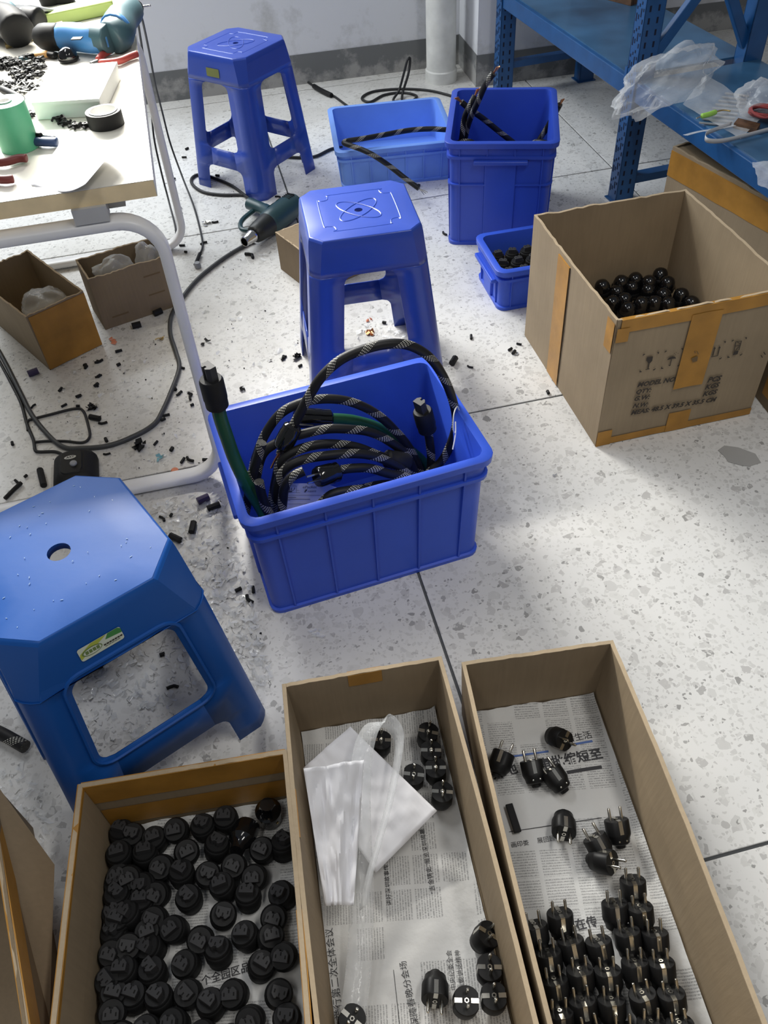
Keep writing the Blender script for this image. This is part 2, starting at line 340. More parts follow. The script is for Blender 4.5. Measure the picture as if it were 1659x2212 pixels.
# ------------------------------------------------------------------ text
def text_mesh(body, shear=0, bold=0):
    c = bpy.data.curves.new('text', 'FONT'); c.body = body; c.size = 1; c.resolution_u = 2; c.shear = shear; c.offset = bold
    o = bpy.data.objects.new('text', c); me = bpy.data.meshes.new_from_object(o)
    vs = [Vector(v.co) for v in me.vertices]; fs = [list(p.vertices) for p in me.polygons]
    bpy.data.objects.remove(o); bpy.data.curves.remove(c); bpy.data.meshes.remove(me)
    return vs, fs
def text_on(name, body, p0, p1, up, mt, parent, lift=.0006, shear=0, bold=0, hscale=None, zfn=None):
    "text from world point p0 to p1 (baseline), up = world direction of glyph tops"
    vs, fs = text_mesh(body, shear, bold)
    x0 = min(v.x for v in vs); x1 = max(v.x for v in vs); d = (Vector(p1) - Vector(p0)); L = d.length; d.normalize()
    up = Vector(up); up = (up - d * up.dot(d)).normalized(); n = d.cross(up); s = L / (x1 - x0); sy = hscale if hscale else s
    m = M(); out = []
    for v in vs:
        q = Vector(p0) + d * ((v.x - x0) * s) + up * (v.y * sy) + n * lift
        if zfn: q.z = zfn(q.x, q.y) + lift
        out.append(q)
    m.add(out, fs)
    return obj(name, m, mt, parent, world=True, smooth=0)

# ================================================================== SETTING
YAW = .1777
E1 = Vector((cos(YAW), sin(YAW), 0)); E2 = Vector((-sin(YAW), cos(YAW), 0))
TS, TR, TCOL = 1.1534, .3853, .2559
fl = obj('floor', M().box((0, 2, -.022), (9, 8, .036)), MT['grout'], kind='structure', smooth=0)
for i in range(-3, 3):
    for j in range(-2, 4):
        x0, y0 = TCOL + i * TS, TR + j * TS
        m = M().prism([(-TS / 2 + .0028, -TS / 2 + .0028), (TS / 2 - .0028, -TS / 2 + .0028), (TS / 2 - .0028, TS / 2 - .0028), (-TS / 2 + .0028, TS / 2 - .0028)], -.004, 0)
        c = E1 * (x0 + TS / 2) + E2 * (y0 + TS / 2)
        o = obj('floor_tile', M().add([Matrix.Rotation(YAW, 3, 'Z') @ p + Vector((c.x, c.y, 0)) for p in m.v], m.f), MT['terrazzo'], fl, smooth=0, bevel=.0012)
# back wall in line with the tile grid, a pillar standing proud of it, a painted band along the foot
WA = .147; WE = Vector((cos(WA), sin(WA), 0)); WN = Vector((-sin(WA), cos(WA), 0)); W0 = Vector((-.84, 3.85, 0))
def wbox(a0, a1, d0, d1, z0, z1):
    return M().add([W0 + WE * a + WN * d + Vector((0, 0, z)) for z in (z0, z1) for d in (d0, d1) for a in (a0, a1)], [(0, 2, 3, 1), (4, 5, 7, 6), (0, 1, 5, 4), (2, 6, 7, 3), (0, 4, 6, 2), (1, 3, 7, 5)])
# the wall has a wide window above the picture: sill at 1.15 m
wl = M()
for a0, a1, z0, z1 in ((-3.0, 4.2, 0, 1.15), (-3.0, -1.75, 1.15, 2.6), (.35, 4.2, 1.15, 2.6), (-3.0, 4.2, 2.6, 2.9)):
    b = wbox(a0, a1, 0, .15, z0, z1); wl.add(b.v, b.f)
obj('wall_back', wl, MT['wall'], kind='structure', smooth=0)
PX0 = 1.345; PX1 = 1.86
obj('wall_pillar', wbox(PX0, PX1, -.29, -.0005, 0, 2.9), MT['wall'], kind='structure', smooth=0)
obj('baseboard_back', wbox(-3.0, 4.2, -.003, -.0004, 0, .122), MT['band'], kind='structure', smooth=0)
m = wbox(PX0 - .003, PX1 + .003, -.293, -.2904, 0, .125); b = wbox(PX0 - .003, PX0 - .0004, -.293, -.004, 0, .125); m.add(b.v, b.f)
b = wbox(PX1 + .0004, PX1 + .003, -.293, -.004, 0, .125); m.add(b.v, b.f)
obj('baseboard_pillar', m, MT['band'], kind='structure', smooth=0)
m = M().lathe([(.064, 0), (.064, 2.9)], 28)
pp = obj('trim_pipe', m, MT['pipe'], kind='structure', loc=(.392, 3.87, 0))
obj('pipe_collar', M().lathe([(.069, .0), (.069, .045), (.064, .05)], 28), MT['pipe'], pp)

# ================================================================== STOOLS
def stool(label, loc, yaw, a, Hh, c, b, mt, z1, z2, ztop, hole, pattern=True, shoulder=.07, window_trim=False, margin=.078):
    t = thing('plastic_stool', label, 'stool', (loc[0], loc[1], 0), yaw, 'blue plastic stools')
    def w(z): return b + (a - b) * z / Hh
    def ch(z):
        k = min(1, max(0, (Hh - z) / shoulder)); return c * (1 - k) + .024 * k
    def corner(k, z, ww=None, cc=None):
        ww = ww if ww else w(z); cc = cc if cc else ch(z); q = []
        for s in (0, .33, .67, 1):
            bulge = .12 * cc * sin(pi * s) * min(1, max(0, (Hh - z) / shoulder)) ** 2
            x = ww - cc + cc * s + bulge * .7; y = -ww + cc * s - bulge * .7
            q.append(Rz(k * pi / 2) @ Vector((x, y, z)))
        return q
    def ring(z, ww=None, cc=None):
        out = []
        for k in range(4):
            cs = corner(k, z, ww, cc); prev = corner((k - 1) % 4, z, ww, cc)[-1]
            for s in (.25, .5, .75): out.append(prev.lerp(cs[0], s))
            out += cs
        return out
    n = 28
    top = ring(Hh, a - .005, c - .002)
    hc = []
    for p in top:
        ang = atan2(p.y, p.x); hc.append(Vector((hole * cos(ang), hole * sin(ang), Hh - .0015)))
    mid = [p.lerp(q, .5) for p, q in zip(top, hc)]
    rr = [[Vector((p.x, p.y, Hh - .014)) for p in hc], hc, mid, top] + [ring(Hh - .006 * (1 - cos(pi / 2 * i / 6)), a - .005 + .005 * sin(pi / 2 * i / 6) - (.0006 if i < 6 else 0)) for i in range(1, 7)]
    zz = [Hh - .02, Hh - .04, Hh - .055, Hh - shoulder, ztop]
    rr += [ring(z) for z in zz]
    m = M().rings([r[::-1] for r in rr])
    seat = obj('seat', m, mt, t, solid=.0028, smooth=20)
    r = .022
    def extra(z):
        e = 0
        for (zc, sgn) in ((ztop, -1), (z2, 1), (z1, -1)):
            d = (z - zc) * sgn
            if 0 <= d < r: e = max(e, r - sqrt(max(0, r * r - (r - d) ** 2)))
        if z1 <= z <= z2: e = r
        return e
    zs = [0, .03, z1 - r] + [z1 - r * (1 - i / 5) for i in range(1, 6)] + [z2 + r * i / 5 for i in range(0, 6)] + [.22, .28, ztop - r] + [ztop - r * (1 - i / 5) for i in range(1, 6)]
    zs = sorted(set(round(z, 5) for z in zs))
    for k in range(4):
        rows = []
        for z in zs:
            e = margin + extra(z); ww = w(z); cs = corner(k, z)
            if z < .02: cs = [p * 1.0 for p in cs]
            A = Rz(k * pi / 2) @ Vector((ww - e, -ww, z)); B = Rz(k * pi / 2) @ Vector((ww, -ww + e, z))
            rows.append([A] + cs + [B])
        obj('leg', M().rings(rows, close=False), mt, t, solid=.0028, smooth=40)
        sm = M()
        rows = [[Rz(k * pi / 2) @ Vector((s * (w(z) - margin - r), -w(z), z)) for s in (-1, -.4, .4, 1)] for z in (z1, (z1 + z2) / 2, z2)]
        obj('stretcher', M().rings(rows, close=False), mt, t, solid=.0028, smooth=40)
        if window_trim:
            q = []
            for (sx, zc) in ((-1, z2 + .012), (1, z2 + .012), (1, ztop - .0), (-1, ztop - .0)):
                q.append((sx, zc))
            pts = []
            off = .010; rc = .03
            for (sx, zc, a0) in ((1, z2 - .0, -pi / 2), (1, ztop, 0), (-1, ztop, pi / 2), (-1, z2, pi)):
                zc2 = zc + (rc - off if zc == z2 else -(rc - off))
                for i in range(6):
                    an = a0 + i / 5 * pi / 2
                    xx = sx * (w(zc2) - margin + off - rc) + rc * cos(an); z_ = zc2 + rc * sin(an)
                    pts.append(Rz(k * pi / 2) @ Vector((xx, -w(z_) - .0006, z_)))
            obj('window_rim', M().tube(pts, .0034, 6, closed=True), mt, t)
    if pattern:
        m = M(); zt = Hh - .0014
        for rot in (pi / 4, -pi / 4):
            m.tube([Vector((cos(rot) * .062 * cos(q) - sin(rot) * .025 * sin(q), sin(rot) * .062 * cos(q) + cos(rot) * .025 * sin(q), zt)) for q in [2 * pi * i / 40 for i in range(40)]], .0022, 6, closed=True, flat=.8)
        hs = .088; nt = .026; pts = []
        for k in range(4):
            R_ = Rz(k * pi / 2)
            pts.append(R_ @ Vector((-hs + nt, -hs, zt))); pts.append(R_ @ Vector((hs - nt - .008, -hs, zt))); pts.append(R_ @ Vector((hs - nt, -hs + .006, zt)))
            pts.append(R_ @ Vector((hs - nt + .004, -hs + nt - .004, zt))); pts.append(R_ @ Vector((hs - .006, -hs + nt, zt)))
        m.tube(spline(pts, 4, True), .0022, 6, closed=True, flat=.8)
        obj('embossed_pattern', m, mt, seat)
    return t, w
stB, wB = stool('royal blue plastic stool standing behind the crate of cables', (-.007, 1.8252), .121, .1288, .45, .0277, .176, MT['stool'], .10, .165, .365, .0095)
stA, wA = stool('royal blue plastic stool farthest back, in front of the wall with a small olive sticker', (-.3773, 3.0579), -.6438, .1286, .45, .0308, .164, MT['stool'], .09, .15, .365, .0095)
stC, wC = stool('brighter blue plastic stool in the left foreground with a green and white sticker', (-.486, .828), .6075, .1416, .45, .0532, .181, MT['stool_c'], .080, .160, .352, .0175, False, .10, True, .068)
# scuffs on the front stool's seat
m = M()
for i in range(46):
    x, y = rnd.uniform(-.12, .12), rnd.uniform(-.12, .12)
    if abs(x) + abs(y) > .2 or math.hypot(x, y) < .025: continue
    an = rnd.uniform(0, pi); l = rnd.uniform(.0012, .004)
    m.box((0, 0, 0), (l, .0008, .0006), T(x, y, .4502) @ Rz(an))
obj('scuff_mark', m, mat('pale_scuff', (.35, .5, .7), .4), stC, smooth=0, kind='stuff')
# sticker on stool C's front panel (local -y side), tilted as the panel
def panel_frame(t, w, x, z):
    slope = (w(0) - w(.45)) / .45
    n = Vector((0, -1, slope)).normalized(); up = Vector((0, slope, 1)).normalized()
    B = basis(t)
    return B @ Vector((x, -w(z) - .0012, z)), (B.to_3x3() @ Vector((1, 0, 0))), (B.to_3x3() @ up), (B.to_3x3() @ n)
def rrect(cx, cy, w_, h_, r, k=5):
    out = []
    for (sx, sy, a0) in ((1, -1, -pi / 2), (1, 1, 0), (-1, 1, pi / 2), (-1, -1, pi)):
        for i in range(k):
            an = a0 + i / (k - 1) * pi / 2; out.append((cx + sx * (w_ / 2 - r) + r * cos(an), cy + sy * (h_ / 2 - r) + r * sin(an)))
    return out
def flat_on(name, polys, fr, mt, parent, lift, thick=0):
    p, X, Y, N = fr; m = M()
    for poly in polys:
        m.add([p + X * x + Y * y + N * lift for x, y in poly], [list(range(len(poly)))])
    return obj(name, m, mt, parent, world=True, smooth=0)
fr = panel_frame(stC, wC, -.018, .392)
stk = flat_on('sticker', [rrect(0, 0, .066, .026, .004)], fr, MT['stk_w'], stC, .0004)
flat_on('sticker_green_field', [[(-.031, .002), (-.012, .0125), (.012, .0125), (-.004, .004), (-.02, -.002), (-.0325, -.009), (-.0328, -.002)]], fr, MT['stk_y'], stC, .0006)
flat_on('sticker_green_corner', [[(.008, .004), (.014, .0128), (.029, .0128), (.033, .009), (.033, .001)]], fr, MT['stk_g'], stC, .0006)
p, X, Y, N = fr
ring_ = [(-.014 + .0155 * cos(q), -.001 + .0078 * sin(q)) for q in [2 * pi * i / 30 for i in range(30)]]
rin = [(-.0135 + .0135 * cos(q), -.0012 + .0062 * sin(q)) for q in [2 * pi * i / 30 for i in range(30)]]
flat_on('sticker_ring', [ring_], fr, MT['stk_o'], stC, .0007); flat_on('sticker_ring_field', [rin], fr, MT['stk_w'], stC, .0009)
flat_on('sticker_glyph', [[(-.024 + i * .0056, -.004), (-.0195 + i * .0056, -.004), (-.0195 + i * .0056, .0026), (-.024 + i * .0056, .0026)] for i in range(4)], fr, MT['stk_o'], stC, .0011)
flat_on('sticker_lettering', [[(.003 + i * .0042, -.0058), (.0064 + i * .0042, -.0058), (.0064 + i * .0042, -.0030), (.003 + i * .0042, -.0030)] for i in range(7)] + [[(.004 + i * .0048, -.0085), (.008 + i * .0048, -.0085), (.008 + i * .0048, -.0076), (.004 + i * .0048, -.0076)] for i in range(5)], fr, MT['print'], stC, .0009)
fr = panel_frame(stA, wA, .004, .398)
flat_on('sticker', [rrect(.0, 0, .056, .026, .003)], fr, MT['olive'], stA, .0006)

# ================================================================== CRATES
def crate(label, loc, yaw, Lt, Dt, Lb, Db, Hh, mt, ribs=(5, 3), band=.05, name='storage_crate', mid=None, panel=None):
    t = thing(name, label, 'crate', (loc[0], loc[1], 0), yaw, 'blue plastic crates')
    def half(z):
        k = min(1, z / (Hh - .02)); return (Lb + (Lt - .03 - Lb) * k) / 2, (Db + (Dt - .03 - Db) * k) / 2
    def ring(z, off=0, r=.022):
        hx, hy = half(z); hx += off; hy += off; r = max(.004, r + off * .5)
        return [Vector((x, y, z)) for x, y in rrect(0, 0, 2 * hx, 2 * hy, r, 5)]
    prof = [(0, -.002), (0, .004), (.010, .005), (.012, 0), (Hh - band - .006, 0), (Hh - band - .005, .009), (Hh - band + .003, .009), (Hh - band + .004, .003), (Hh - .018, .004), (Hh - .016, .014), (Hh - .0012, .015), (Hh, .0135), (Hh, -.003), (Hh - .004, -.0042), (.006, -.004)]
    m = M().rings([ring(z, o) for z, o in prof], cap0=True)
    rg = ring(.006, -.004); m.add(rg, [list(range(len(rg)))])
    body = obj('crate_body', m, mt, t, smooth=38)
    rb = M()
    for side in range(4):
        n = ribs[side % 2]
        for i in range(n):
            f = (i + .5) / n * 2 - 1 if n < 4 else (i / (n - 1) * 2 - 1) * .80
            mm = M()
            for z, o in ((.010, .0045), (Hh - .017, .0085)):
                hx, hy = half(z); a, d = (hx, hy) if side % 2 == 0 else (hy, hx)
                for (dx, dy) in ((-.0018, 0), (.0018, 0), (.0018, o), (-.0018, o)):
                    mm.v.append(Rz(side * pi / 2) @ Vector((f * a + dx, -(d - .001) - dy, z)))
            mm.f = [[3, 2, 1, 0], [4, 5, 6, 7], [0, 1, 5, 4], [1, 2, 6, 5], [2, 3, 7, 6], [3, 0, 4, 7]]
            obj('rib', mm, mt, t, smooth=0)
    if mid:
        mm = M(); k = [ring(mid - .003, .0), ring(mid - .002, .006), ring(mid + .002, .006), ring(mid + .003, .0)]
        mm.rings(k); obj('ledge', mm, mt, t)
    if panel:
        for side in panel:
            hx, hy = half(Hh * .5); d = hy if side % 2 == 0 else hx
            mm = M()
            for z, o in ((.012, .007), (Hh - band - .006, .007)):
                hx, hy = half(z); a, d = (hx, hy) if side % 2 == 0 else (hy, hx)
                for (dx, dy) in ((-a * .32, -.001), (a * .32, -.001), (a * .30, o), (-a * .30, o)):
                    mm.v.append(Rz(side * pi / 2) @ Vector((dx, -d - dy, z)))
            mm.f = [[3, 2, 1, 0], [4, 5, 6, 7], [0, 1, 5, 4], [1, 2, 6, 5], [2, 3, 7, 6], [3, 0, 4, 7]]
            obj('handle_panel', mm, mt, t, smooth=0, bevel=.002)
            mm = M(); z = Hh - band - .012; hx, hy = half(z); d = hy if side % 2 == 0 else hx
            mm.box((0, 0, 0), (.16, .020, .012), Rz(side * pi / 2) @ T(0, -d - .012, z))
            obj('handle', mm, mt, t, bevel=.003)
    return t
# main crate of cables
CM = crate('royal blue crate full of braided cables in the middle of the floor', (-.064, 1.229), .277, .492, .352, .446, .305, .29, MT['crate'], (5, 0), .052, panel=(1, 3))
CT = crate('tall blue crate with cable ends sticking out, next to the rack post', (.455, 2.612), -.17, .335, .43, .30, .385, .33, MT['crate_t'], (4, 4), .045, mid=.20, panel=(0, 2))
CS = crate('low pale blue crate with one braided cable lying across it', (.125, 3.085), .06, .43, .415, .39, .37, .14, MT['crate_l'], (6, 5), .035)
CK = crate('small low blue crate of black plugs, half hidden by the printed carton', (.509, 2.172), .17, .335, .232, .305, .202, .13, MT['crate'], (4, 3), .032, panel=(3,))

# ================================================================== CARTONS
def carton(label, loc, yaw, L, D, Hh, mt, t=.005, jit=.002, lean=(0, 0, 0, 0), name='cardboard_box', heights=None, group=None, mi=None):
    "origin = front left bottom corner; panels: front, right, back, left"
    o = thing(name, label, 'box', (loc[0], loc[1], 0), yaw, group)
    obj('bottom_panel', M().box((L / 2, D / 2, .003), (L - .002, D - .002, .005)), mt, o, smooth=0)
    P = [(0, 0), (L, 0), (L, D), (0, D)]; N = [(0, -1), (1, 0), (0, 1), (-1, 0)]
    panels = []
    for k in range(4):
        a, b = Vector(P[k]), Vector(P[(k + 1) % 4]); nn = Vector(N[k]); h = heights[k] if heights else Hh
        ns = 26; m = M(); sd = rnd.uniform(0, 50)
        eps = .0004
        rows = []
        for i in range(ns + 1):
            s = i / ns; q = a.lerp(b, s)
            if i == 0: q = a.lerp(b, eps)
            if i == ns: q = a.lerp(b, 1 - eps)
            zt = h + jit * .8 * noise.noise(Vector((s * 5, sd, 0))) + jit * 1.1 * noise.noise(Vector((s * 31, sd, 3)))
            ln = lean[k] * (.55 + .45 * sin(pi * s))
            bow = .25 * lean[k]
            q2 = q + nn * bow; q3 = q + nn * ln; e = .0
            rows.append([Vector((q.x, q.y, .0006)), Vector((q2.x, q2.y, zt * .5)), Vector((q3.x, q3.y, zt)), Vector((q3.x - nn.x * t, q3.y - nn.y * t, zt - .0004)), Vector((q2.x - nn.x * t, q2.y - nn.y * t, zt * .5)), Vector((q.x - nn.x * t, q.y - nn.y * t, .0006))])
        m.rings(rows, close=True, cap0=True, cap1=True)
        # rings() closes around each row; rows run along the panel
        pn = obj('side_panel', m, mi if mi else mt, o, smooth=0)
        panels.append(pn)
        em = M()
        er = [[r[2] + Vector((nn.x * .0003, nn.y * .0003, .0002)), r[2] + Vector((0, 0, .0011)), r[3] + Vector((0, 0, .0011)), r[3] + Vector((-nn.x * .0003, -nn.y * .0003, .0))] for r in rows]
        em.rings(er, close=True, cap0=True, cap1=True); obj('cut_edge', em, MT['card_e'], pn, smooth=30)
    return o
def tape(o, k, L, D, s0, s1, z0, z1, wrap=0, lift=.0012, inside=0, name='tape', lean=0, Hh=None):
    "tape on panel k between fractions s0..s1 and heights z0..z1; wrap = length folded over the top edge to the inside"
    P = [Vector((0, 0)), Vector((L, 0)), Vector((L, D)), Vector((0, D))]; N = [Vector((0, -1)), Vector((1, 0)), Vector((0, 1)), Vector((-1, 0))]
    a, b, n = P[k], P[(k + 1) % 4], N[k]
    m = M(); rows = []
    for i in range(9):
        s = s0 + (s1 - s0) * i / 8; q = a.lerp(b, s)
        def off(z): return lean * (.55 + .45 * sin(pi * s)) * (z / Hh) if Hh else 0
        j = .0015 * noise.noise(Vector((s * 9, k, z0 * 30)))
        r = [q.to_3d() + n.to_3d() * (lift + off(z0)) + Vector((0, 0, z0 + j)), q.to_3d() + n.to_3d() * (lift + off(z1)) + Vector((0, 0, z1 + (0 if wrap else j)))]
        if wrap:
            r[1].z += .002
            r.append(q.to_3d() + n.to_3d() * (off(z1) - .0075) + Vector((0, 0, z1 + .002)))
            r.append(q.to_3d() + n.to_3d() * (off(z1 - wrap) - .0075) + Vector((0, 0, z1 - wrap + 2 * j)))
        if inside:
            r = [q.to_3d() + n.to_3d() * (off(z0) - .0078) + Vector((0, 0, z0 + j)), q.to_3d() + n.to_3d() * (off(z1) - .0078) + Vector((0, 0, z1))]
        rows.append(r)
    m.rings(rows, close=False)
    return obj(name, m, MT['tape'], o, smooth=0)

# --- printed carton
CX, CY, CYAW, CL, CD, CH = .5153, 1.4482, .186, .4027, .4796, .3536
BC = carton('big brown carton printed MODEL NO. with black plug caps inside', (CX, CY), CYAW, CL, CD, CH, MT['card'], .006, .0035, lean=(.004, .004, .0, .004))
tape(BC, 3, CL, CD, .36, .50, .003, .34, wrap=.03, lean=.004, Hh=CH, lift=.003)
tape(BC, 0, CL, CD, .02, 1.0, .322, .352, wrap=.02, lean=.004, Hh=CH, lift=.003)
tape(BC, 0, CL, CD, .42, .60, .135, .336, lift=.0042, lean=.004, Hh=CH)
tape(BC, 0, CL, CD, .0, 1.0, .002, .022, lift=.0022)
tape(BC, 0, CL, CD, .44, .58, .002, .06, lift=.003)
tape(BC, 0, CL, CD, .0, .09, .0, .045, lift=.003)
tape(BC, 0, CL, CD, .0, .07, .30, .335, lift=.0045, lean=.004, Hh=CH)
tape(BC, 3, CL, CD, .93, 1.0, .27, .345, lift=.003, lean=.004, Hh=CH)
ce, cn = Vector((cos(CYAW), sin(CYAW), 0)), Vector((sin(CYAW), -cos(CYAW), 0))
CP = Vector((CX, CY, 0)) + cn * .0046
def fc(u, v): return hit(u, v, CP, cn)
UPZ = Vector((0, 0, 1))
for body, p0, p1 in (('MODEL NO.:', (1376, 836), (1464, 822)), ('QTY:', (1373, 851), (1406, 846)), ('G.W:', (1369, 866), (1403, 861)), ('N.W:', (1366, 881), (1399, 877)), ('MEAS: 48.5 X 39.5 X 35.5 CM', (1362, 896), (1546, 866)), ('PCS', (1527, 826), (1557, 821)), ('KGS', (1522, 841), (1553, 835)), ('KGS', (1517, 856), (1548, 850))):
    text_on('printed_text', body, fc(*p0), fc(*p1), UPZ, MT['print'], BC, .0004, shear=.2, bold=.045)
def icon(polys, name='printed_symbol', mt=None, lift=.0004):
    m = M()
    for poly in polys: m.add([fc(*q) + cn * lift for q in poly], [list(range(len(poly)))])
    return obj(name, m, mt or MT['print'], BC, world=True, smooth=0)
s = 5.548
def ic(*pts): return [(1360 + x / s, 720 + y / s) for x, y in pts]
icon([ic((208, 285), (280, 275), (270, 330), (245, 355), (222, 355), (200, 325)), ic((225, 355), (240, 355), (226, 425), (214, 425)), ic((188, 428), (240, 420), (240, 428), (190, 436))])
icon([ic((445, 320), (475, 290), (515, 275), (545, 283), (558, 300), (520, 303), (480, 312)), ic((497, 308), (506, 308), (488, 388), (478, 392), (464, 380), (470, 376), (480, 380)), ic((530, 240), (540, 235), (538, 246)), ic((552, 230), (562, 225), (560, 236)), ic((575, 238), (586, 233), (582, 245)), ic((545, 252), (555, 250), (550, 262))])
icon([ic((1020, 160), (1034, 182), (1024, 184), (1002, 268), (990, 268), (1012, 186), (1004, 186)), ic((1078, 150), (1092, 174), (1082, 176), (1062, 258), (1050, 260), (1070, 178), (1062, 178)), ic((978, 275), (1062, 262), (1062, 270), (978, 284))])
icon([ic((1250, 215), (1306, 205), (1292, 250), (1234, 262)), ic((1272, 98), (1345, 86), (1342, 94), (1272, 106)), ic((1268, 100), (1278, 100), (1256, 205), (1247, 206)), ic((1334, 92), (1344, 92), (1314, 200), (1304, 202)), ic((1280, 104), (1290, 100), (1326, 118), (1320, 124)), ic((1262, 150), (1328, 132), (1326, 140), (1262, 158)), ic((1270, 190), (1312, 152), (1316, 158), (1276, 196))])
icon([ic((728, 290), (790, 262), (808, 268), (800, 320), (745, 335)), ic((765, 200), (775, 198), (780, 225), (770, 225)), ic((790, 200), (800, 200), (820, 235), (810, 238))], mt=MT['print_b'], lift=.0042)
cm = []
for (a, b, c_, d, e, f, g, h_) in ((175, 250, 340, 228, 130, 458, 295, 430), (435, 212, 628, 182, 388, 418, 585, 382), (985, 122, 1140, 98, 932, 328, 1088, 298), (1240, 82, 1392, 52, 1183, 285, 1335, 252)):
    cm += [ic((a - 18, b + 18), (a - 12, b - 2), (a + 12, b - 6), (a + 8, b + 6), (a - 6, b + 8), (a - 8, b + 16)), ic((c_ - 16, d), (c_ + 14, d - 8), (c_ + 8, d + 18), (c_ - 2, d + 16), (c_ - 2, d + 6)), ic((e - 8, f - 16), (e, f - 16), (e + 2, f - 4), (e + 16, f - 4), (e + 14, f + 6), (e - 14, f + 10)), ic((g + 12, h_ - 14), (g + 16, h_ - 4), (g - 2, h_ + 12), (g - 18, h_ + 12), (g - 14, h_ + 2), (g, h_ - 2))]
cm += [ic((1568, 262), (1580, 260), (1596, 288), (1586, 292)), ic((1600, 224), (1612, 222), (1632, 252), (1620, 256))]
icon(cm)
# filler and the glossy caps
def Bc(x, y, z): return Vector((CX, CY, 0)) + ce * x - cn * y + Vector((0, 0, z))
obj('filler_board', M().box((CL / 2, CD / 2, .056), (CL - .016, CD - .016, .098)), MT['card_d'], BC, smooth=0)
def cap_proto():
    t = thing('plug_cap', '', 'plug cap')
    obj('shell', M().lathe([(.0195, 0), (.0205, .004), (.0205, .022), (.0185, .032), (.0135, .0395), (.006, .0428), (0, .0435)], 22), MT['blk_g'], t)
    obj('collar', M().lathe([(.0215, .004), (.0222, .006), (.0222, .012), (.0215, .014)], 22, caps=False), MT['blk'], t)
    return t
cap0 = cap_proto(); first = True
s = 2.968
capz = [(610, 650), (710, 625), (815, 600), (970, 583), (905, 622), (1005, 632), (795, 662), (893, 683), (1000, 700), (1105, 712), (1165, 757), (690, 690), (660, 748), (745, 790), (835, 765), (930, 760), (1030, 770), (740, 735)]
for i, (x, y) in enumerate(capz):
    hi = i < 9
    zt = .168 if i < 6 else .155
    p = at(1100 + x / s, 400 + y / s, zt - .02)
    rot = (rnd.uniform(-.25, .25), rnd.uniform(-.25, .25), rnd.uniform(0, 6))
    lab = 'glossy black plug cap in the heap inside the printed carton'
    if i == 3: lab = 'glossy black plug cap at the top of the heap in the printed carton'
    if i == 0: lab = 'glossy black plug cap at the left end of the heap in the printed carton'
    if i == 10: lab = 'glossy black plug cap at the right end of the heap in the printed carton'
    q = Vector((p.x, p.y, zt - .0435))
    loc_ = basis(BC).inverted() @ q; loc_.x = min(max(loc_.x, .03), CL - .03); loc_.y = min(max(loc_.y, .03), CD - .035); q = basis(BC) @ loc_
    if first: cap0.location = q; cap0.rotation_euler = rot; cap0['label'] = lab; cap0['group'] = 'black plug caps in the printed carton'; first = False
    else: dup(cap0, q, rot, lab, 'black plug caps in the printed carton')

rowcaps = sorted([o for o in COL.objects if o.name.startswith('plug_cap') and 'in the heap inside' in o['label']], key=lambda o: -o.location.y)
for r in range(0, len(rowcaps), 5):
    for c_, o in enumerate(sorted(rowcaps[r:r + 5], key=lambda o: o.location.x)): o['label'] = 'glossy black plug cap in the printed carton, %s from left, %s row from back' % (('first', 'second', 'third', 'fourth', 'fifth')[c_], ('first', 'second', 'third', 'fourth')[r // 5])

# --- carton under the rack, behind the printed one
rc = carton('taped brown carton pushed under the blue rack shelf behind the printed carton', (.925, 2.40), -1.165, .55, .30, .285, MT['card'], .006, .004, name='cardboard_box')
tape(rc, 0, .55, .30, .0, 1.0, .20, .272, wrap=.02, lift=.002); rc['state'] = 'taped'
obj('lid_panel', M().box((.275, .15, .279), (.536, .286, .005)), MT['card_d'], rc, smooth=0)
rc2 = carton('small taped carton at the right edge of the picture beside the printed carton', (.963, 1.475), .12, .30, .30, .16, MT['card_d'], .006, .003)
tape(rc2, 0, .30, .30, .0, .25, .01, .15, lift=.002); tape(rc2, 3, .30, .30, .70, 1.0, .03, .09, lift=.002)
# --- under the bench
u1 = carton('small open carton faced with brown tape, under the bench, left one', (-.898, 1.921), .70, .165, .33, .175, MT['card'], .005, .004, lean=(0, 0, 0, .01))
tape(u1, 0, .165, .33, .0, 1.0, .002, .168, wrap=.02, lift=.002)
u2 = carton('flattened open carton with a bag inside, under the bench, right one', (-.775, 2.10), .47, .235, .13, .165, MT['card_d'], .005, .004)
obj('printed_mark', M().add([(.15, -.0006, .06), (.20, -.0006, .06), (.20, -.0006, .065), (.15, -.0006, .065), (.15, -.0006, .12), (.20, -.0006, .12), (.20, -.0006, .125), (.15, -.0006, .125), (.03, -.0006, .03), (.08, -.0006, .03), (.08, -.0006, .035), (.03, -.0006, .035)], [(0, 1, 2, 3), (4, 5, 6, 7), (8, 9, 10, 11)]), MT['print_b'], u2, smooth=0)
def bagblob(name, label, c, sx, sy, sz, yaw, seed, mt, amp=.3, nn=28, floor=None, cat='bag', tilt=0, edge=False):
    m = M(); c = Vector(c); R_ = (Rz(yaw) @ Matrix.Rotation(tilt, 4, 'Y')).to_3x3()
    def fn(u, v):
        th = u * 2 * pi; ph = (v - .5) * pi; d = Vector((cos(ph) * cos(th), cos(ph) * sin(th), sin(ph)))
        k = 1 + amp * noise.noise(d * 1.7 + Vector((seed, 0, 0))) + amp * .45 * noise.noise(d * 3.6 + Vector((0, seed, 0))) + amp * .16 * noise.noise(d * 9 + Vector((0, 0, seed)))
        p = c + R_ @ Vector((d.x * sx * k, d.y * sy * k, d.z * sz * k))
        if floor is not None and p.z < floor and (not edge or (p - RP).dot(RQ) > -.012): p.z = floor + .0006
        return p
    m.grid(nn, nn // 2, fn)
    return tag(obj(name, m, mt, smooth=70), label, cat)
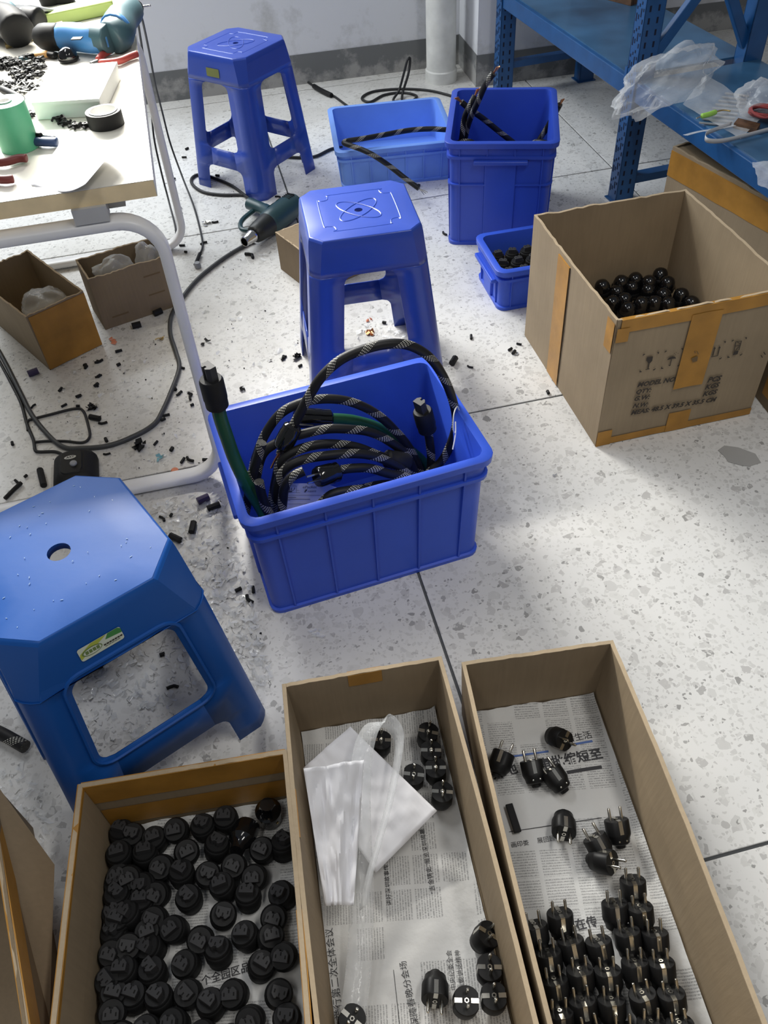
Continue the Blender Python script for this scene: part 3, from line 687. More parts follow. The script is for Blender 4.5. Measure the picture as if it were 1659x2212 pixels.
bagblob('plastic_bag', 'milky plastic bag stuffed in the right carton under the bench', basis(u2) @ Vector((.085, .062, .125)), .065, .045, .048, .47, 3, MT['film_w'])
bagblob('plastic_bag', 'white crumpled bag at the far end of the right carton under the bench', basis(u2) @ Vector((.19, .065, .14)), .035, .045, .045, .47, 9, MT['film_w'])
bagblob('plastic_bag', 'clear plastic bag crammed in the left carton under the bench', basis(u1) @ Vector((.085, .10, .13)), .06, .07, .035, .7, 5, MT['film'])
# --- behind stool B
b4 = carton('low brown carton on the floor behind the middle stool', (-.165, 2.21), .57, .26, .19, .125, MT['card_d'], .005, .002)
obj('lid_panel', M().box((.13, .095, .1235), (.258, .188, .004)), MT['card_d'], b4, smooth=0)

# ================================================================== FRONT TRAYS
def tray(label, x, y, yaw, L, D, Hh, lean, mt):
    "x,y = back left top corner; box runs towards the camera"
    a = Vector((cos(yaw), sin(yaw))); d = Vector((-sin(yaw), cos(yaw)))
    o = Vector((x, y)) - d * D
    return carton(label, (o.x, o.y), yaw, L, D, Hh, mt, .0065, .0022, lean=lean, name='open_carton', group='open cartons of plugs in the foreground')
tl = dict()
TL = tray('open carton of black appliance connectors, leftmost of the three plug trays', -.496, .597, .10, .315, .60, .17, (0, .006, .0, .006), MT['card'])
TM = tray('open carton lined with newspaper, holding white paper and a few plugs, middle tray', -.186, .748, .117, .262, .62, .17, (0, .008, .0, .008), MT['card'])
TR_ = tray('open carton of two pin plugs on newspaper, rightmost of the three plug trays', .114, .764, .085, .252, .64, .17, (0, .010, .0, .006), MT['card'])
tape(TL, 2, .315, .60, .0, 1.0, .10, .168, wrap=.055, lift=.002, Hh=.17)
tape(TL, 2, .315, .60, .02, .98, .030, .088, inside=1, lift=.002, Hh=.17)
tape(TL, 3, .315, .60, .0, 1.0, .02, .168, wrap=.006, lift=.002, lean=.006, Hh=.17)
tape(TL, 1, .315, .60, .35, .6, .11, .168, wrap=.004, lift=.002, lean=.006, Hh=.17)
tape(TM, 2, .262, .62, .38, .60, .13, .168, wrap=.03, lift=.002, Hh=.17)
tape(TM, 3, .262, .62, .30, .42, .10, .168, wrap=.004, lift=.002, lean=.008, Hh=.17)
# the fourth carton at the very left edge
p1, p2 = at(0, 1830, .19), at(62, 2212, .19); d4 = (p1 - p2).normalized(); y4 = atan2(d4.y, d4.x) - pi / 2
bk = p1 + d4 * .12; o4 = bk - d4 * .55 - Vector((cos(y4), sin(y4), 0)) * .30
T4 = carton('taped brown carton cut off by the lower left edge of the picture', (o4.x, o4.y), y4, .30, .55, .19, MT['card_d'], .006, .002)
tape(T4, 1, .30, .55, .0, 1.0, .15, .188, wrap=.02, lift=.002)
A_, B_, C_, D_ = bk + Vector((.004, 0, .002)), at(62, 2240, .19) + Vector((.004, -.01, .002)), at(106, 2240, .10), at(118, 1868, .10)
m = M(); m.add([A_, B_, C_, D_], [(0, 1, 2, 3)]); obj('flap', m, MT['card_d'], T4, world=True, smooth=0, solid=.005)

def hfun(seed, amp): return lambda x, y: .0085 + amp * (noise.noise(Vector((x * 14, y * 14, seed))) + .5 * noise.noise(Vector((x * 34, y * 34, seed + 4))))
def newspaper(label, box, L, D, mt, seed, inset=(.008, .05, .01, .008), amp=.0022, curl=.02):
    f = hfun(seed, amp); B = basis(box); m = M()
    x0, y0, x1, y1 = inset[0], inset[1], L - inset[2], D - inset[3]
    nu, nv = 30, 56
    def fn(u, v):
        p = B @ Vector((x0 + (x1 - x0) * u, y0 + (y1 - y0) * v + (.004 * noise.noise(Vector((u * 9, seed, 0))) if v == 1 else 0), 0)); p.z = f(p.x, p.y)
        ed = max(0, u - .94) / .06; p.z += curl * .4 * ed * ed
        ed = max(0, v - .97) / .03; p.z += curl * .5 * ed * ed
        return p
    m.grid(nu, nv, fn)
    return tag(obj('newspaper', m, mt, smooth=60), label, 'newspaper', 'newspapers lining the cartons'), f
NL, fL = newspaper('newspaper sheet under the black connectors in the left tray', TL, .315, .60, MT['news'], 1)
NM, fM = newspaper('newspaper sheet with sideways headlines lining the middle tray', TM, .262, .62, MT['news_s'], 2)
NR, fR = newspaper('newspaper sheet with a bold headline and blue rule in the right tray', TR_, .252, .64, MT['news'], 3, curl=.012)
def headline(np_, f, body, q0, q1, upx, mt=None, bold=.0):
    p0, p1 = at(*q0, .01), at(*q1, .01); up = at(*upx, .01) - at(*q0, .01)
    text_on('headline', body, p0, p1, up, mt or MT['ink'], np_, .0012, bold=bold, zfn=f)
headline(NM, fM, '举行第二次全体会议', (740, 2200), (717, 2004), (690, 2200))
headline(NM, fM, '讲好深圳故事传', (845, 1955), (838, 1868), (815, 1955))
headline(NM, fM, '“吉金铸史”展览深圳揭幕', (940, 1930), (916, 1790), (910, 1930))
headline(NM, fM, '保障春晚分会场', (905, 2215), (876, 2075), (865, 2215))
headline(NM, fM, '中央纪委全会', (985, 2138), (974, 2052), (960, 2138)); headline(NM, fM, '重要讲话精神', (1004, 2138), (992, 2052), (980, 2138))
headline(NR, fR, '异地', (1066, 1682), (1120, 1668), (1066, 1640), bold=.02); headline(NR, fR, '审批缩短至', (1168, 1660), (1303, 1636), (1168, 1630), bold=.02)
headline(NR, fR, '画印娄', (1106, 1830), (1143, 1824), (1106, 1810)); headline(NR, fR, '展回顾', (1162, 1820), (1200, 1814), (1162, 1800))
headline(NR, fR, '日生活', (1228, 1602), (1280, 1592), (1228, 1580)); headline(NR, fR, '在传', (1246, 2008), (1292, 1998), (1246, 1980), bold=.02)
headline(NL, fL, '个全园区品', (436, 2128), (540, 2096), (436, 2105), bold=.01)
def rule(np_, f, q0, q1, wd_, mt):
    p0, p1 = at(*q0, .01), at(*q1, .01); d = (p1 - p0).normalized(); n = Vector((-d.y, d.x, 0)) * wd_ / 2; m = M()
    rows = []
    for i in range(13):
        c = p0.lerp(p1, i / 12); r = []
        for s_ in (-1, 1):
            q = c + n * s_; q.z = f(q.x, q.y) + .0010; r.append(q)
        rows.append(r)
    m.rings(rows, close=False); obj('printed_rule', m, mt, np_, world=True, smooth=0)
rule(NR, fR, (1060, 1640), (1185, 1622), .0035, MT['ink_b']); rule(NR, fR, (1215, 1612), (1280, 1600), .004, MT['ink_b']); rule(NR, fR, (1100, 1796), (1300, 1766), .0012, MT['ink']); rule(NR, fR, (1225, 1668), (1300, 1656), .006, MT['ink'])
rule(NM, fM, (863, 2212), (850, 2095), .0008, MT['ink'])

# ================================================================== PLUGS
def iec_proto(name='appliance_connector'):
    t = thing(name, '', 'connector')
    obj('body', M().lathe([(.0165, 0), (.0185, .002), (.0185, .011), (.0200, .012), (.0205, .014), (.0205, .027), (.0195, .029), (.0185, .030), (.0185, .033), (.0172, .035)], 22), MT['blk_m'], t)
    poly = [(-.0115, -.0085), (.0115, -.0085), (.0115, .0030), (.0065, .0085), (.0030, .0085), (.0024, .0060), (-.0024, .0060), (-.0030, .0085), (-.0065, .0085), (-.0115, .0030)]
    ns = obj('nose', M().prism(poly, .034, .046, top=.97), MT['nose'], t, smooth=20, bevel=.0008)
    for x, y in ((-.007, -.001), (.007, -.001), (0, .0028)):
        obj('contact_slot', M().box((x, y, .0462), (.0018, .0046, .0006)), MT['slot'], ns, smooth=0)
    return t
iec0 = iec_proto(); used = False
GL = 'black connectors in the left tray'
s = 2.592
lay1 = [(735, 520), (855, 590), (975, 505), (1130, 525), (1245, 450), (1025, 650), (1190, 645), (900, 725), (1000, 790), (1150, 775), (1300, 725), (1465, 640), (1590, 640), (1425, 785), (870, 875), (1050, 925), (1235, 845), (1380, 925), (860, 1025), (975, 1085), (1110, 1135), (1230, 1010), (1380, 1140), (1525, 1010), (1590, 930), (850, 1195), (1050, 1265), (1215, 1245), (1440, 1310), (1590, 1230), (850, 1325), (730, 1490), (870, 1455), (1050, 1445), (1310, 1445), (1160, 1520), (1540, 1450), (960, 1600), (1400, 1580), (1590, 1570), (690, 600), (690, 740), (660, 880), (730, 980), (640, 1020), (700, 1130), (610, 1180), (720, 1270), (620, 1350), (700, 1400), (600, 1500), (640, 1600), (790, 1600), (1150, 1640), (1290, 1640), (620, 560), (590, 720), (570, 860), (560, 980), (770, 690), (770, 800), (760, 1150), (740, 880), (560, 1120), (1500, 1160)]
seen = []
Bi = basis(TL).inverted()
for i, (x, y) in enumerate(lay1):
    z = .05 if i < 40 else (.062 if i < 55 else .055)
    p = at(0 + x / s, 1580 + y / s, z - .006); base = z - .046 + .006
    q = Vector((p.x, p.y, max(.013, base)))
    l = Bi @ q; l.x = min(max(l.x, .028), .315 - .030); l.y = min(l.y, .60 - .032); q = basis(TL) @ l
    # push apart from those already placed
    for it in range(8):
        for w_ in seen:
            d = Vector((q.x - w_.x, q.y - w_.y)); 
            if 1e-5 < d.length < .0385: d = d.normalized() * (.0385 - d.length) * .5; q.x += d.x; q.y += d.y
    l = Bi @ q; l.x = min(max(l.x, .028), .315 - .030); l.y = min(l.y, .60 - .032); q = basis(TL) @ l
    seen.append(q.copy())
    rot = Euler((rnd.uniform(-.22, .3), rnd.uniform(-.22, .22), rnd.uniform(-.6, .6) + (0 if i % 3 else 2.6)))
    lab = {4: 'upright black connector standing at the back of the left tray, fifth from its left end', 0: 'black connector at the back left corner of the heap in the left tray', 11: 'black connector beside the right wall of the left tray with a pale face', 27: 'black connector just above the printed headline in the left tray'}.get(i, 'black round appliance connector standing among the others in the left tray')
    g = GL
    if not used: iec0.location = q; iec0.rotation_euler = rot; iec0['label'] = lab; iec0['group'] = g; used = True
    else: dup(iec0, q, rot, lab, g)
def rowlabels(items, B, per, text):
    "items: (object, point); name each by its row from the back and place from the left in the frame B"
    L = sorted(((B.inverted() @ Vector(p), o) for o, p in items), key=lambda q: -q[0].y)
    for r in range(0, len(L), per):
        for c_, (q, o) in enumerate(sorted(L[r:r + per], key=lambda q: q[0].x)): o['label'] = text % (ORD[c_], ORD[r // per])
ORD = ['first', 'second', 'third', 'fourth', 'fifth', 'sixth', 'seventh', 'eighth', 'ninth', 'tenth', 'eleventh', 'twelfth', 'thirteenth', 'fourteenth', 'fifteenth', 'sixteenth', 'seventeenth', 'eighteenth', 'nineteenth', 'twentieth', 'farthest but still']
rowlabels([(o, o.location.copy()) for o in list(COL.objects) if o.name.startswith('appliance_connector') and o.get('group') == GL and 'among the others' in o['label']], basis(TL), 6, 'black connector in the left tray, %s from left, %s row from back')
# two glossy caps in the back right corner of the left tray
def glossy(label, loc, rot):
    t = thing('glossy_plug', label, 'connector', loc, rot)
    obj('shell', M().lathe([(.017, 0), (.0205, .003), (.0205, .026), (.0215, .027), (.0215, .033), (.018, .036), (.012, .046), (.0115, .056)], 24), MT['blk_g'], t)
    obj('screw', M().lathe([(.0026, 0), (.0026, .0008)], 10, T(.0, -.0207, .016) @ Matrix.Rotation(pi / 2, 4, 'X')), MT['brass'], t)
    obj('label_plate', M().box((.0, -.0, .0405), (.016, .024, .004)), MT['grey'], t, bevel=.0006)
p = at(1395 / s, 1580 + 530 / s, .03)
glossy('glossy black plug lying on its side near the back right of the left tray', (p.x, p.y, .034), (1.15, .35, -.4))
p = at(1500 / s, 1580 + 440 / s, .03)
lp = Bi @ Vector((p.x, p.y, .013)); lp.x = min(lp.x, .28); lp.y = min(lp.y, .565); p = basis(TL) @ lp
glossy('glossy black plug standing in the back right corner of the left tray', (p.x, p.y, .013), (.05, .05, .8))

def schuko_proto():
    t = thing('two_pin_plug', '', 'plug')
    def ring(r, z, flat=1.0):
        out = []
        for i in range(24):
            a = 2 * pi * i / 24; x, y = r * cos(a), r * sin(a)
            lim = r * flat; y = max(-lim, min(lim, y)); out.append(Vector((x, y, z)))
        return out
    m = M().rings([ring(.013, 0), ring(.0155, .002), ring(.0165, .008), ring(.0192, .014, .9), ring(.0195, .016, .86), ring(.0195, .036, .86), ring(.0185, .0375, .86)], cap0=True, cap1=True)
    bd = obj('body', m, MT['blk'], t, smooth=40)
    for x in (-.0095, .0095):
        pn = obj('pin', M().lathe([(.0024, .037), (.0024, .0545), (.0016, .0562), (0, .0566)], 10, T(x, 0, 0)), MT['metal'], t)
    cl = M().box((0, .0165, .027), (.0062, .0012, .020)).box((0, .0115, .0378), (.0062, .0105, .0008)).box((0, -.0165, .027), (.0062, .0012, .020)).box((0, -.0115, .0378), (.0062, .0105, .0008))
    ec = obj('earth_clip', cl, MT['metal'], t, smooth=0)
    obj('screw_socket', M().lathe([(.0036, .0376), (.0036, .0392), (.0020, .0392), (.0020, .0378)], 6, caps=False), MT['metal'], ec)
    obj('cable_gland', M().lathe([(.0075, -.006), (.0085, 0)], 12), MT['blk_m'], bd)
    for x in (-.006, .006):
        obj('body_screw', M().lathe([(.0017, 0), (.0014, .0006), (0, .0008)], 8, T(x, -.0160, .007) @ Matrix.Rotation(pi / 2, 4, 'X')), MT['metal'], bd)
    return t
sk0 = schuko_proto(); used = False
GR = 'two pin plugs in the right tray'
def plug(px_, py_, z, rot, label, group):
    global used
    p = at(px_, py_, z); q = (p.x, p.y, 0)
    R_ = Euler(rot).to_matrix(); q = Vector((p.x, p.y, z)) - R_ @ Vector((0, 0, .037))
    # lowest point of the body rests on the paper
    lo = min((R_ @ Vector(c)).z for c in [(.019 * cos(a), .0165 * sin(a), h) for h in (0.014, .037) for a in [k * pi / 6 for k in range(12)]] + [(.008 * cos(a), .008 * sin(a), -.006) for a in [k * pi / 4 for k in range(8)]])
    q.z = .0108 - lo if not isinstance(group, tuple) else q.z
    g = group[0] if isinstance(group, tuple) else group
    if not used:
        sk0.location = q; sk0.rotation_euler = rot; sk0['label'] = label; sk0['group'] = g; used = True
    else: dup(sk0, q, rot, label, g)
s = 2.4433
def c6(x, y): return 980 + x / s, 1400 + y / s
# loose plugs at the back of the right tray (face position in the crop, rotation)
loose = [((265, 560), (1.25, .15, 2.6), 'two pin plug lying against the left wall at the back of the right tray'),
         ((580, 510), (.55, .75, -.2), 'two pin plug tipped to the right near the back wall of the right tray'),
         ((405, 610), (-1.05, .0, .12), 'two pin plug with both pins pointing to the back wall, left of a close pair'),
         ((505, 655), (-1.1, -.1, .55), 'two pin plug leaning left with pins up, right of a close pair'),
         ((580, 985), (1.25, .1, -.25), 'two pin plug lying alone in the middle of the right tray, pins towards the viewer'),
         ((850, 925), (-.95, .05, .12), 'two pin plug behind the crowd beside the right wall of the right tray'),
         ((735, 1010), (-1.05, -.05, .45), 'two pin plug at the left of the loose cluster, pins pointing to the back'),
         ((830, 1150), (.9, .4, .75), 'two pin plug tilted right with a broad shiny clip in the loose cluster')]
for (x, y), rot, lab in loose:
    u, v = c6(x, y); plug(u, v, .028, rot, lab, GR)
tips = [[(910, 1160, 970, 1155)], [(805, 1275, 878, 1275), (935, 1295, 1003, 1290)], [(515, 1330, 590, 1330)], [(380, 1390, 445, 1385)],
        [(868, 1425, 937, 1420), (990, 1425, 1058, 1420)], [(560, 1470, 640, 1465), (710, 1475, 785, 1470)], [(448, 1530, 520, 1522)],
        [(612, 1600, 690, 1595), (762, 1605, 835, 1610), (915, 1585, 985, 1575), (1037, 1570, 1108, 1560)], [(480, 1672, 556, 1670)],
        [(622, 1745, 700, 1735), (780, 1755, 858, 1750), (932, 1730, 1007, 1725), (1072, 1715, 1145, 1705)], [(515, 1818, 590, 1812)],
        [(655, 1902, 725, 1892), (826, 1905, 900, 1892), (980, 1885, 1047, 1873), (1130, 1870, 1203, 1857)], [(540, 1975, 615, 1968)],
        [(690, 2060, 765, 2050), (865, 2055, 940, 2045), (1020, 2035, 1090, 2025), (1185, 2020, 1255, 2010)]]
ordn = ['first', 'second', 'third', 'fourth', 'fifth', 'sixth', 'seventh', 'eighth', 'ninth', 'tenth', 'eleventh', 'twelfth', 'thirteenth', 'fourteenth']
sp2 = []
BRi = basis(TR_).inverted()
for ri, row in enumerate(tips):
    for ci, (a, b, c_, d) in enumerate(row):
        u, v = c6((a + c_) / 2, (b + d) / 2)
        rot = (-.78 + rnd.uniform(-.10, .10), rnd.uniform(-.08, .08), .085 + rnd.uniform(-.12, .12)); R_ = Euler(rot).to_matrix()
        lo = min((R_ @ Vector(c)).z for c in [(.019 * cos(a), .0165 * sin(a), h) for h in (0.014, .037) for a in [k * pi / 6 for k in range(12)]] + [(.008 * cos(a), .008 * sin(a), -.006) for a in [k * pi / 4 for k in range(8)]])
        qz = .0112 - lo; tip = R_ @ Vector((0, 0, .0566)); p = at(u, v, qz + tip.z) - tip; p.z = 0
        l = BRi @ p; l.x = min(max(l.x, .027), .252 - .026); p = basis(TR_) @ l
        for it in range(8):
            for w_ in sp2:
                dd = Vector((p.x - w_.x, p.y - w_.y))
                if 1e-5 < dd.length < .0375: dd = dd.normalized() * (.0375 - dd.length) * .6; p.x += dd.x; p.y += dd.y
        sp2.append(p.copy())
        lab = 'two pin plug in the right tray crowd, %s from left, %s row from back' % (ordn[ci], ordn[ri]) if len(row) > 1 else 'two pin plug alone in the %s row from the back of the right tray crowd' % ordn[ri]
        q = Vector((p.x, p.y, qz))
        dup(sk0, q, rot, lab, GR)
# plugs in the middle tray
GM = 'two pin plugs in the middle tray'
s5 = 2.7241
def c5(x, y): return 600 + x / s5, 1400 + y / s5
mid = [((870, 505), (.12, .05, 1.35), 'two pin plug in the back right corner of the middle tray'),
       ((895, 610), (.06, .0, 1.5), 'second two pin plug down the right wall in the back group of the middle tray'),
       ((930, 720), (.0, .06, 1.5), 'third two pin plug down the right wall in the back group of the middle tray'),
       ((962, 860), (.05, .05, 1.45), 'two pin plug nearest the viewer in the back group of the middle tray'),
       ((795, 745), (.05, -.05, 1.4), 'two pin plug half under the corner of the white sheet in the middle tray'),
       ((597, 555), (.1, .05, 1.5), 'two pin plug behind the white sheet and inside the clear strip loop'),
       ((1185, 1700), (.35, .25, 1.15), 'shiny faced two pin plug, farthest back in the front group of the middle tray'),
       ((1240, 1900), (.05, .1, 1.5), 'two pin plug by the right wall, second in the front group of the middle tray'),
       ((1095, 2080), (.1, .0, 1.5), 'two pin plug in the front group of the middle tray, not touching a wall'),
       ((1265, 2060), (.05, .05, 1.55), 'two pin plug by the right wall nearest the viewer in the middle tray'),
       ((375, 2200), (.1, .1, .9), 'two pin plug at the lower left of the middle tray under the clear strip')]
BMi = basis(TM).inverted()
for (x, y), rot, lab in mid:
    u, v = c5(x, y); p = at(u, v, .05); l = BMi @ Vector((p.x, p.y, 0)); l.x = min(max(l.x, .03), .262 - .0275); l.y = min(l.y, .585); p = basis(TM) @ l
    dup(sk0, Vector((p.x, p.y, .0185)), rot, lab, GM)
u, v = c5(925, 2080); plug(u, v, .028, (1.2, .1, -.15), 'two pin plug lying on its side with pins to the viewer in the middle tray', GM)
# small black strip by the left wall of the right tray
p = at(1098, 1770, .012)
tag(obj('rubber_strip', M().box((0, 0, .004), (.012, .048, .006)), MT['blk_m'], loc=(p.x + .008, p.y, .0115), rot=(0, 0, .15), bevel=.001), 'short black rubber strip by the left wall of the right tray', 'strip')

# ================================================================== PAPER AND CLEAR STRIP IN THE MIDDLE TRAY
def patch(c00, c10, c11, c01, nu, nv, bump):
    m = M(); c00, c10, c11, c01 = map(Vector, (c00, c10, c11, c01))
    n = (c10 - c00).cross(c01 - c00).normalized()
    if n.z < 0: n = -n
    m.grid(nu, nv, lambda u, v: c00.lerp(c10, u).lerp(c01.lerp(c11, u), v) + n * bump(u, v)); return m
m = patch(at(757, 1570, .105), at(944, 1752, .062), at(812, 1886, .040), at(655, 1660, .085), 26, 26, lambda u, v: .004 * noise.noise(Vector((u * 3, v * 3, 2))) + .004 * abs(noise.noise(Vector((u * 6 + v * 2, v * 5, 7)))) + .0015 * noise.noise(Vector((u * 11, v * 9, 2))) + .010 * (u - .5) ** 2)
tag(obj('paper_sheet', m, MT['paper'], smooth=60, solid=.0003), 'flat white paper sheet lying under the clear strip in the middle tray', 'paper')
def crum(u, v):
    fold = .020 * abs(((u * 1.6 + .2 * v) % 1) - .5) + .010 * noise.noise(Vector((u * 3.5, v * 5, 8))) * (1 - .6 * v) + .016 * abs(noise.noise(Vector((u * 4.2 + v, v * 2.1 - u, 5)))) + .006 * abs(noise.noise(Vector((u * 8 - v * 2, v * 5, 8))))
    return fold + .02 * (1 - v) ** 4
m = patch(at(657, 1668, .125), at(786, 1648, .120), at(764, 1956, .065), at(702, 1957, .07), 26, 34, crum)
tag(obj('crumpled_paper', m, MT['paper'], smooth=25, solid=.0003), 'crumpled folded white paper against the left wall of the middle tray', 'paper')
path = [((755, 2225), .03), ((772, 2120), .035), ((780, 2000), .05), ((782, 1900), .07), ((778, 1800), .095), ((778, 1700), .12), ((785, 1620), .14), ((805, 1568), .15), ((838, 1558), .152), ((862, 1590), .15), ((858, 1650), .14), ((840, 1740), .125), ((815, 1830), .105), ((795, 1905), .085), ((786, 1960), .065)]
pts = spline([at(*q, z) for q, z in path], 5); m = M(); rows = []
for i, p in enumerate(pts):
    t_ = (pts[min(i + 1, len(pts) - 1)] - pts[max(i - 1, 0)]).normalized(); f_ = i / (len(pts) - 1)
    wv = Vector((1, .1, 0)); wv = (wv - t_ * wv.dot(t_)).normalized(); k = max(0, min(1, (f_ - .40) / .2)); wv = (wv * (1 - k) + Vector((.55, .1, .83)) * k).normalized()
    hw = .019 * (1 - .35 * f_)
    rows.append([p - wv * hw, p + wv * hw])
m.rings(rows, close=False)
tag(obj('clear_strip', m, MT['strip'], smooth=60, solid=.0005), 'long clear plastic strip bent into a loop in the middle tray', 'plastic strip')

# ================================================================== CABLES IN THE MAIN CRATE
BCM = basis(CM); cn1 = BCM.to_3x3() @ Vector((0, -1, 0))
s2 = 2.37
def c2(x, y, dep): return hit(420 + x / s2, 720 + y / s2, BCM @ Vector((0, dep, 0)), cn1)
def cable(label, pts, r=.0092, mt='braid', name='braided_cable', cat='cable', group='braided cables in the blue crate', k=8, minz=.02):
    P = spline([Vector((q.x, q.y, max(q.z, minz))) for q in pts], k)
    return tag(obj(name, M().tube(P, r, 12), MT[mt], smooth=60), label, cat, group)
L1 = [c2(*q, .0) for q in ((440, 620), (480, 520), (535, 420), (580, 335), (650, 225), (750, 135), (870, 82), (990, 55), (1100, 62), (1200, 120), (1270, 215), (1320, 335), (1340, 450), (1318, 550), (1272, 645), (1215, 700), (1150, 760))]
w1 = cable('longest braided cable arching high above the blue crate with bare wire ends', L1)
L2 = [c2(*q, .03) for q in ((330, 880), (300, 720), (328, 600), (372, 500), (440, 412), (530, 362), (640, 337), (760, 342), (870, 378), (960, 434), (1030, 502), (1092, 575), (1140, 665), (1170, 760))]
cable('braided cable forming the second arch from the top in the blue crate', L2)
L3 = [c2(*q, .055) for q in ((700, 438), (760, 440), (830, 450), (930, 480), (1030, 540), (1110, 605), (1170, 660), (1220, 760))]
w3 = cable('thick green cable under the second arch in the blue crate with a black plug', L3, .0115, 'green', 'green_cable', group=None)
L4 = [c2(*q, -.005) for q in ((300, 860), (340, 640), (425, 560), (550, 517), (680, 490), (800, 492), (905, 508), (1000, 555), (1085, 625), (1130, 720), (1150, 800))]
cable('braided cable forming the third arch from the top in the blue crate', L4)
L5 = [c2(*q, -.03) for q in ((390, 900), (420, 740), (445, 655), (520, 602), (620, 572), (720, 567), (830, 582), (930, 620), (990, 642))]
w5 = cable('braided cable ending in a black plug on the right inside the blue crate', L5)
L6 = [c2(*q, -.055) for q in ((410, 930), (425, 770), (472, 690), (560, 646), (680, 626), (800, 616), (900, 625), (1000, 660), (1090, 720), (1150, 790))]
cable('braided cable forming the lowest full arch in the blue crate', L6)
L7 = [c2(*q, -.075) for q in ((740, 700), (820, 690), (900, 692), (1000, 720), (1090, 740), (1180, 800))]
cable('braided cable leaving the black plug that lies in front of the paper label', L7)
L8 = [c2(*q, -.11) for q in ((640, 880), (700, 826), (780, 806), (860, 800), (950, 815), (1060, 850), (1140, 900))]
cable('braided cable lying across the corner of the paper label in the blue crate', L8)
L9 = [c2(*q, .02) for q in ((1195, 500), (1205, 560), (1212, 640), (1205, 720), (1190, 800))]
w9 = cable('braided cable standing upright at the right end of the blue crate', L9)
L10 = [c2(*q, -.06) for q in ((255, 940), (275, 840), (290, 740), (320, 650), (345, 560))]
cable('braided cable rising along the left wall of the blue crate', L10)
L11 = [c2(*q, -.09) for q in ((330, 760), (345, 830), (370, 900), (420, 980))]
cable('short braided cable end beside the green cable at the left of the crate', L11)
L12 = [c2(*q, -.085) for q in ((445, 930), (452, 860), (462, 790), (500, 735), (560, 705))]
cable('braided cable bending up just left of the paper label', L12)
LG = [c2(*q, d) for q, d in (((118, 372), -.06), ((135, 440), -.06), ((165, 530), -.06), ((200, 630), -.06), ((245, 730), -.065), ((295, 820), -.07), ((345, 900), -.08), ((380, 990), -.09))]
wg = cable('thick green cable rising over the left rim of the blue crate to a black plug', LG, .0125, 'green', 'green_cable', group=None)
def plug_end(parent, p, d, L, r, mt='blk_g', nose=False, name='plug_body', sc=1.0):
    q = d.normalized().to_track_quat('Z', 'Y').to_matrix().to_4x4(); Mx = T(p) @ q
    o_ = obj(name, M().lathe([(r * .75, 0), (r, r * .25), (r, L * .30), (r * 1.05, L * .34), (r * 1.05, L * .92), (r * .92, L)], 20, Mx), MT[mt], parent, world=True)
    if nose:
        ro = Mx @ Rz(.4)
        poly = [(-.0115 * sc, -.0085 * sc), (.0115 * sc, -.0085 * sc), (.0115 * sc, .003 * sc), (.0065 * sc, .0085 * sc), (.003 * sc, .0085 * sc), (.0024 * sc, .003 * sc), (-.0024 * sc, .003 * sc), (-.003 * sc, .0085 * sc), (-.0065 * sc, .0085 * sc), (-.0115 * sc, .003 * sc)]
        obj('plug_nose', M().prism(poly, L, L + .026 * sc, ro), MT['nose'], parent, world=True, smooth=20)
    return o_
p, d = LG[0], LG[0] - LG[1]; plug_end(wg, p - d.normalized() * .004, d + Vector((0, .0, .02)), .062, .0195, 'blk_m', True)
p, d = L3[0], c2(540, 432, .055) - L3[0]; plug_end(w3, p, d, .075, .0195, 'blk_g')
p = c2(510, 470, -.002); d = c2(445, 590, -.012) - p; plug_end(w1, p, d, .052, .0185, 'blk_g', name='ferrite_collar')
p, d = L5[-1], c2(1105, 665, -.03) - L5[-1]; plug_end(w5, p - d.normalized() * .006, d, .055, .0185, 'blk_m')
p, d = L9[0], c2(1165, 390, .02) - L9[0]; plug_end(w9, p, d, .06, .0195, 'blk_m', True)
m = M()
e0 = c2(432, 615, -.014)
for q in ((392, 690), (412, 700), (425, 690)):
    m.tube([e0, c2(425 + (q[0] - 420) * .5, 650, -.015), c2(*q, -.02)], .0022, 6)
obj('bare_wire', m, MT['copper'], w1, world=True)
pl = thing('two_pin_plug', 'black plug with two bright pins lying before the paper label in the crate', 'plug', c2(740, 705, -.075), (0, 0, 0))
p = c2(740, 705, -.075); d = c2(600, 745, -.09) - p; plug_end(pl, p, d, .05, .0195, 'blk_g')
m = M()
for k in (-1, 1): m.tube([p + d.normalized() * .045 + Vector((0, 0, .008 * k)), p + d.normalized() * .07 + Vector((0, 0, .008 * k))], .0022, 8)
obj('pin', m, MT['metal'], pl, world=True)
# dark tangle at the bottom of the crate
for i, (a, b_) in enumerate((((-.17, -.03), (.16, .0)), ((-.18, .03), (.17, .06)), ((-.15, .09), (.15, .05)))):
    P = [BCM @ Vector((a[0] + (b_[0] - a[0]) * t_, a[1] + (b_[1] - a[1]) * t_ + .02 * sin(t_ * 6 + i), .022 + .055 * sin(pi * t_))) for t_ in [k / 8 for k in range(9)]]
    cable(['braided cable lowest at the front of the tangle in the blue crate', 'braided cable at the middle of the tangle on the crate bottom', 'braided cable at the back of the tangle on the crate bottom'][i], P, .0092)
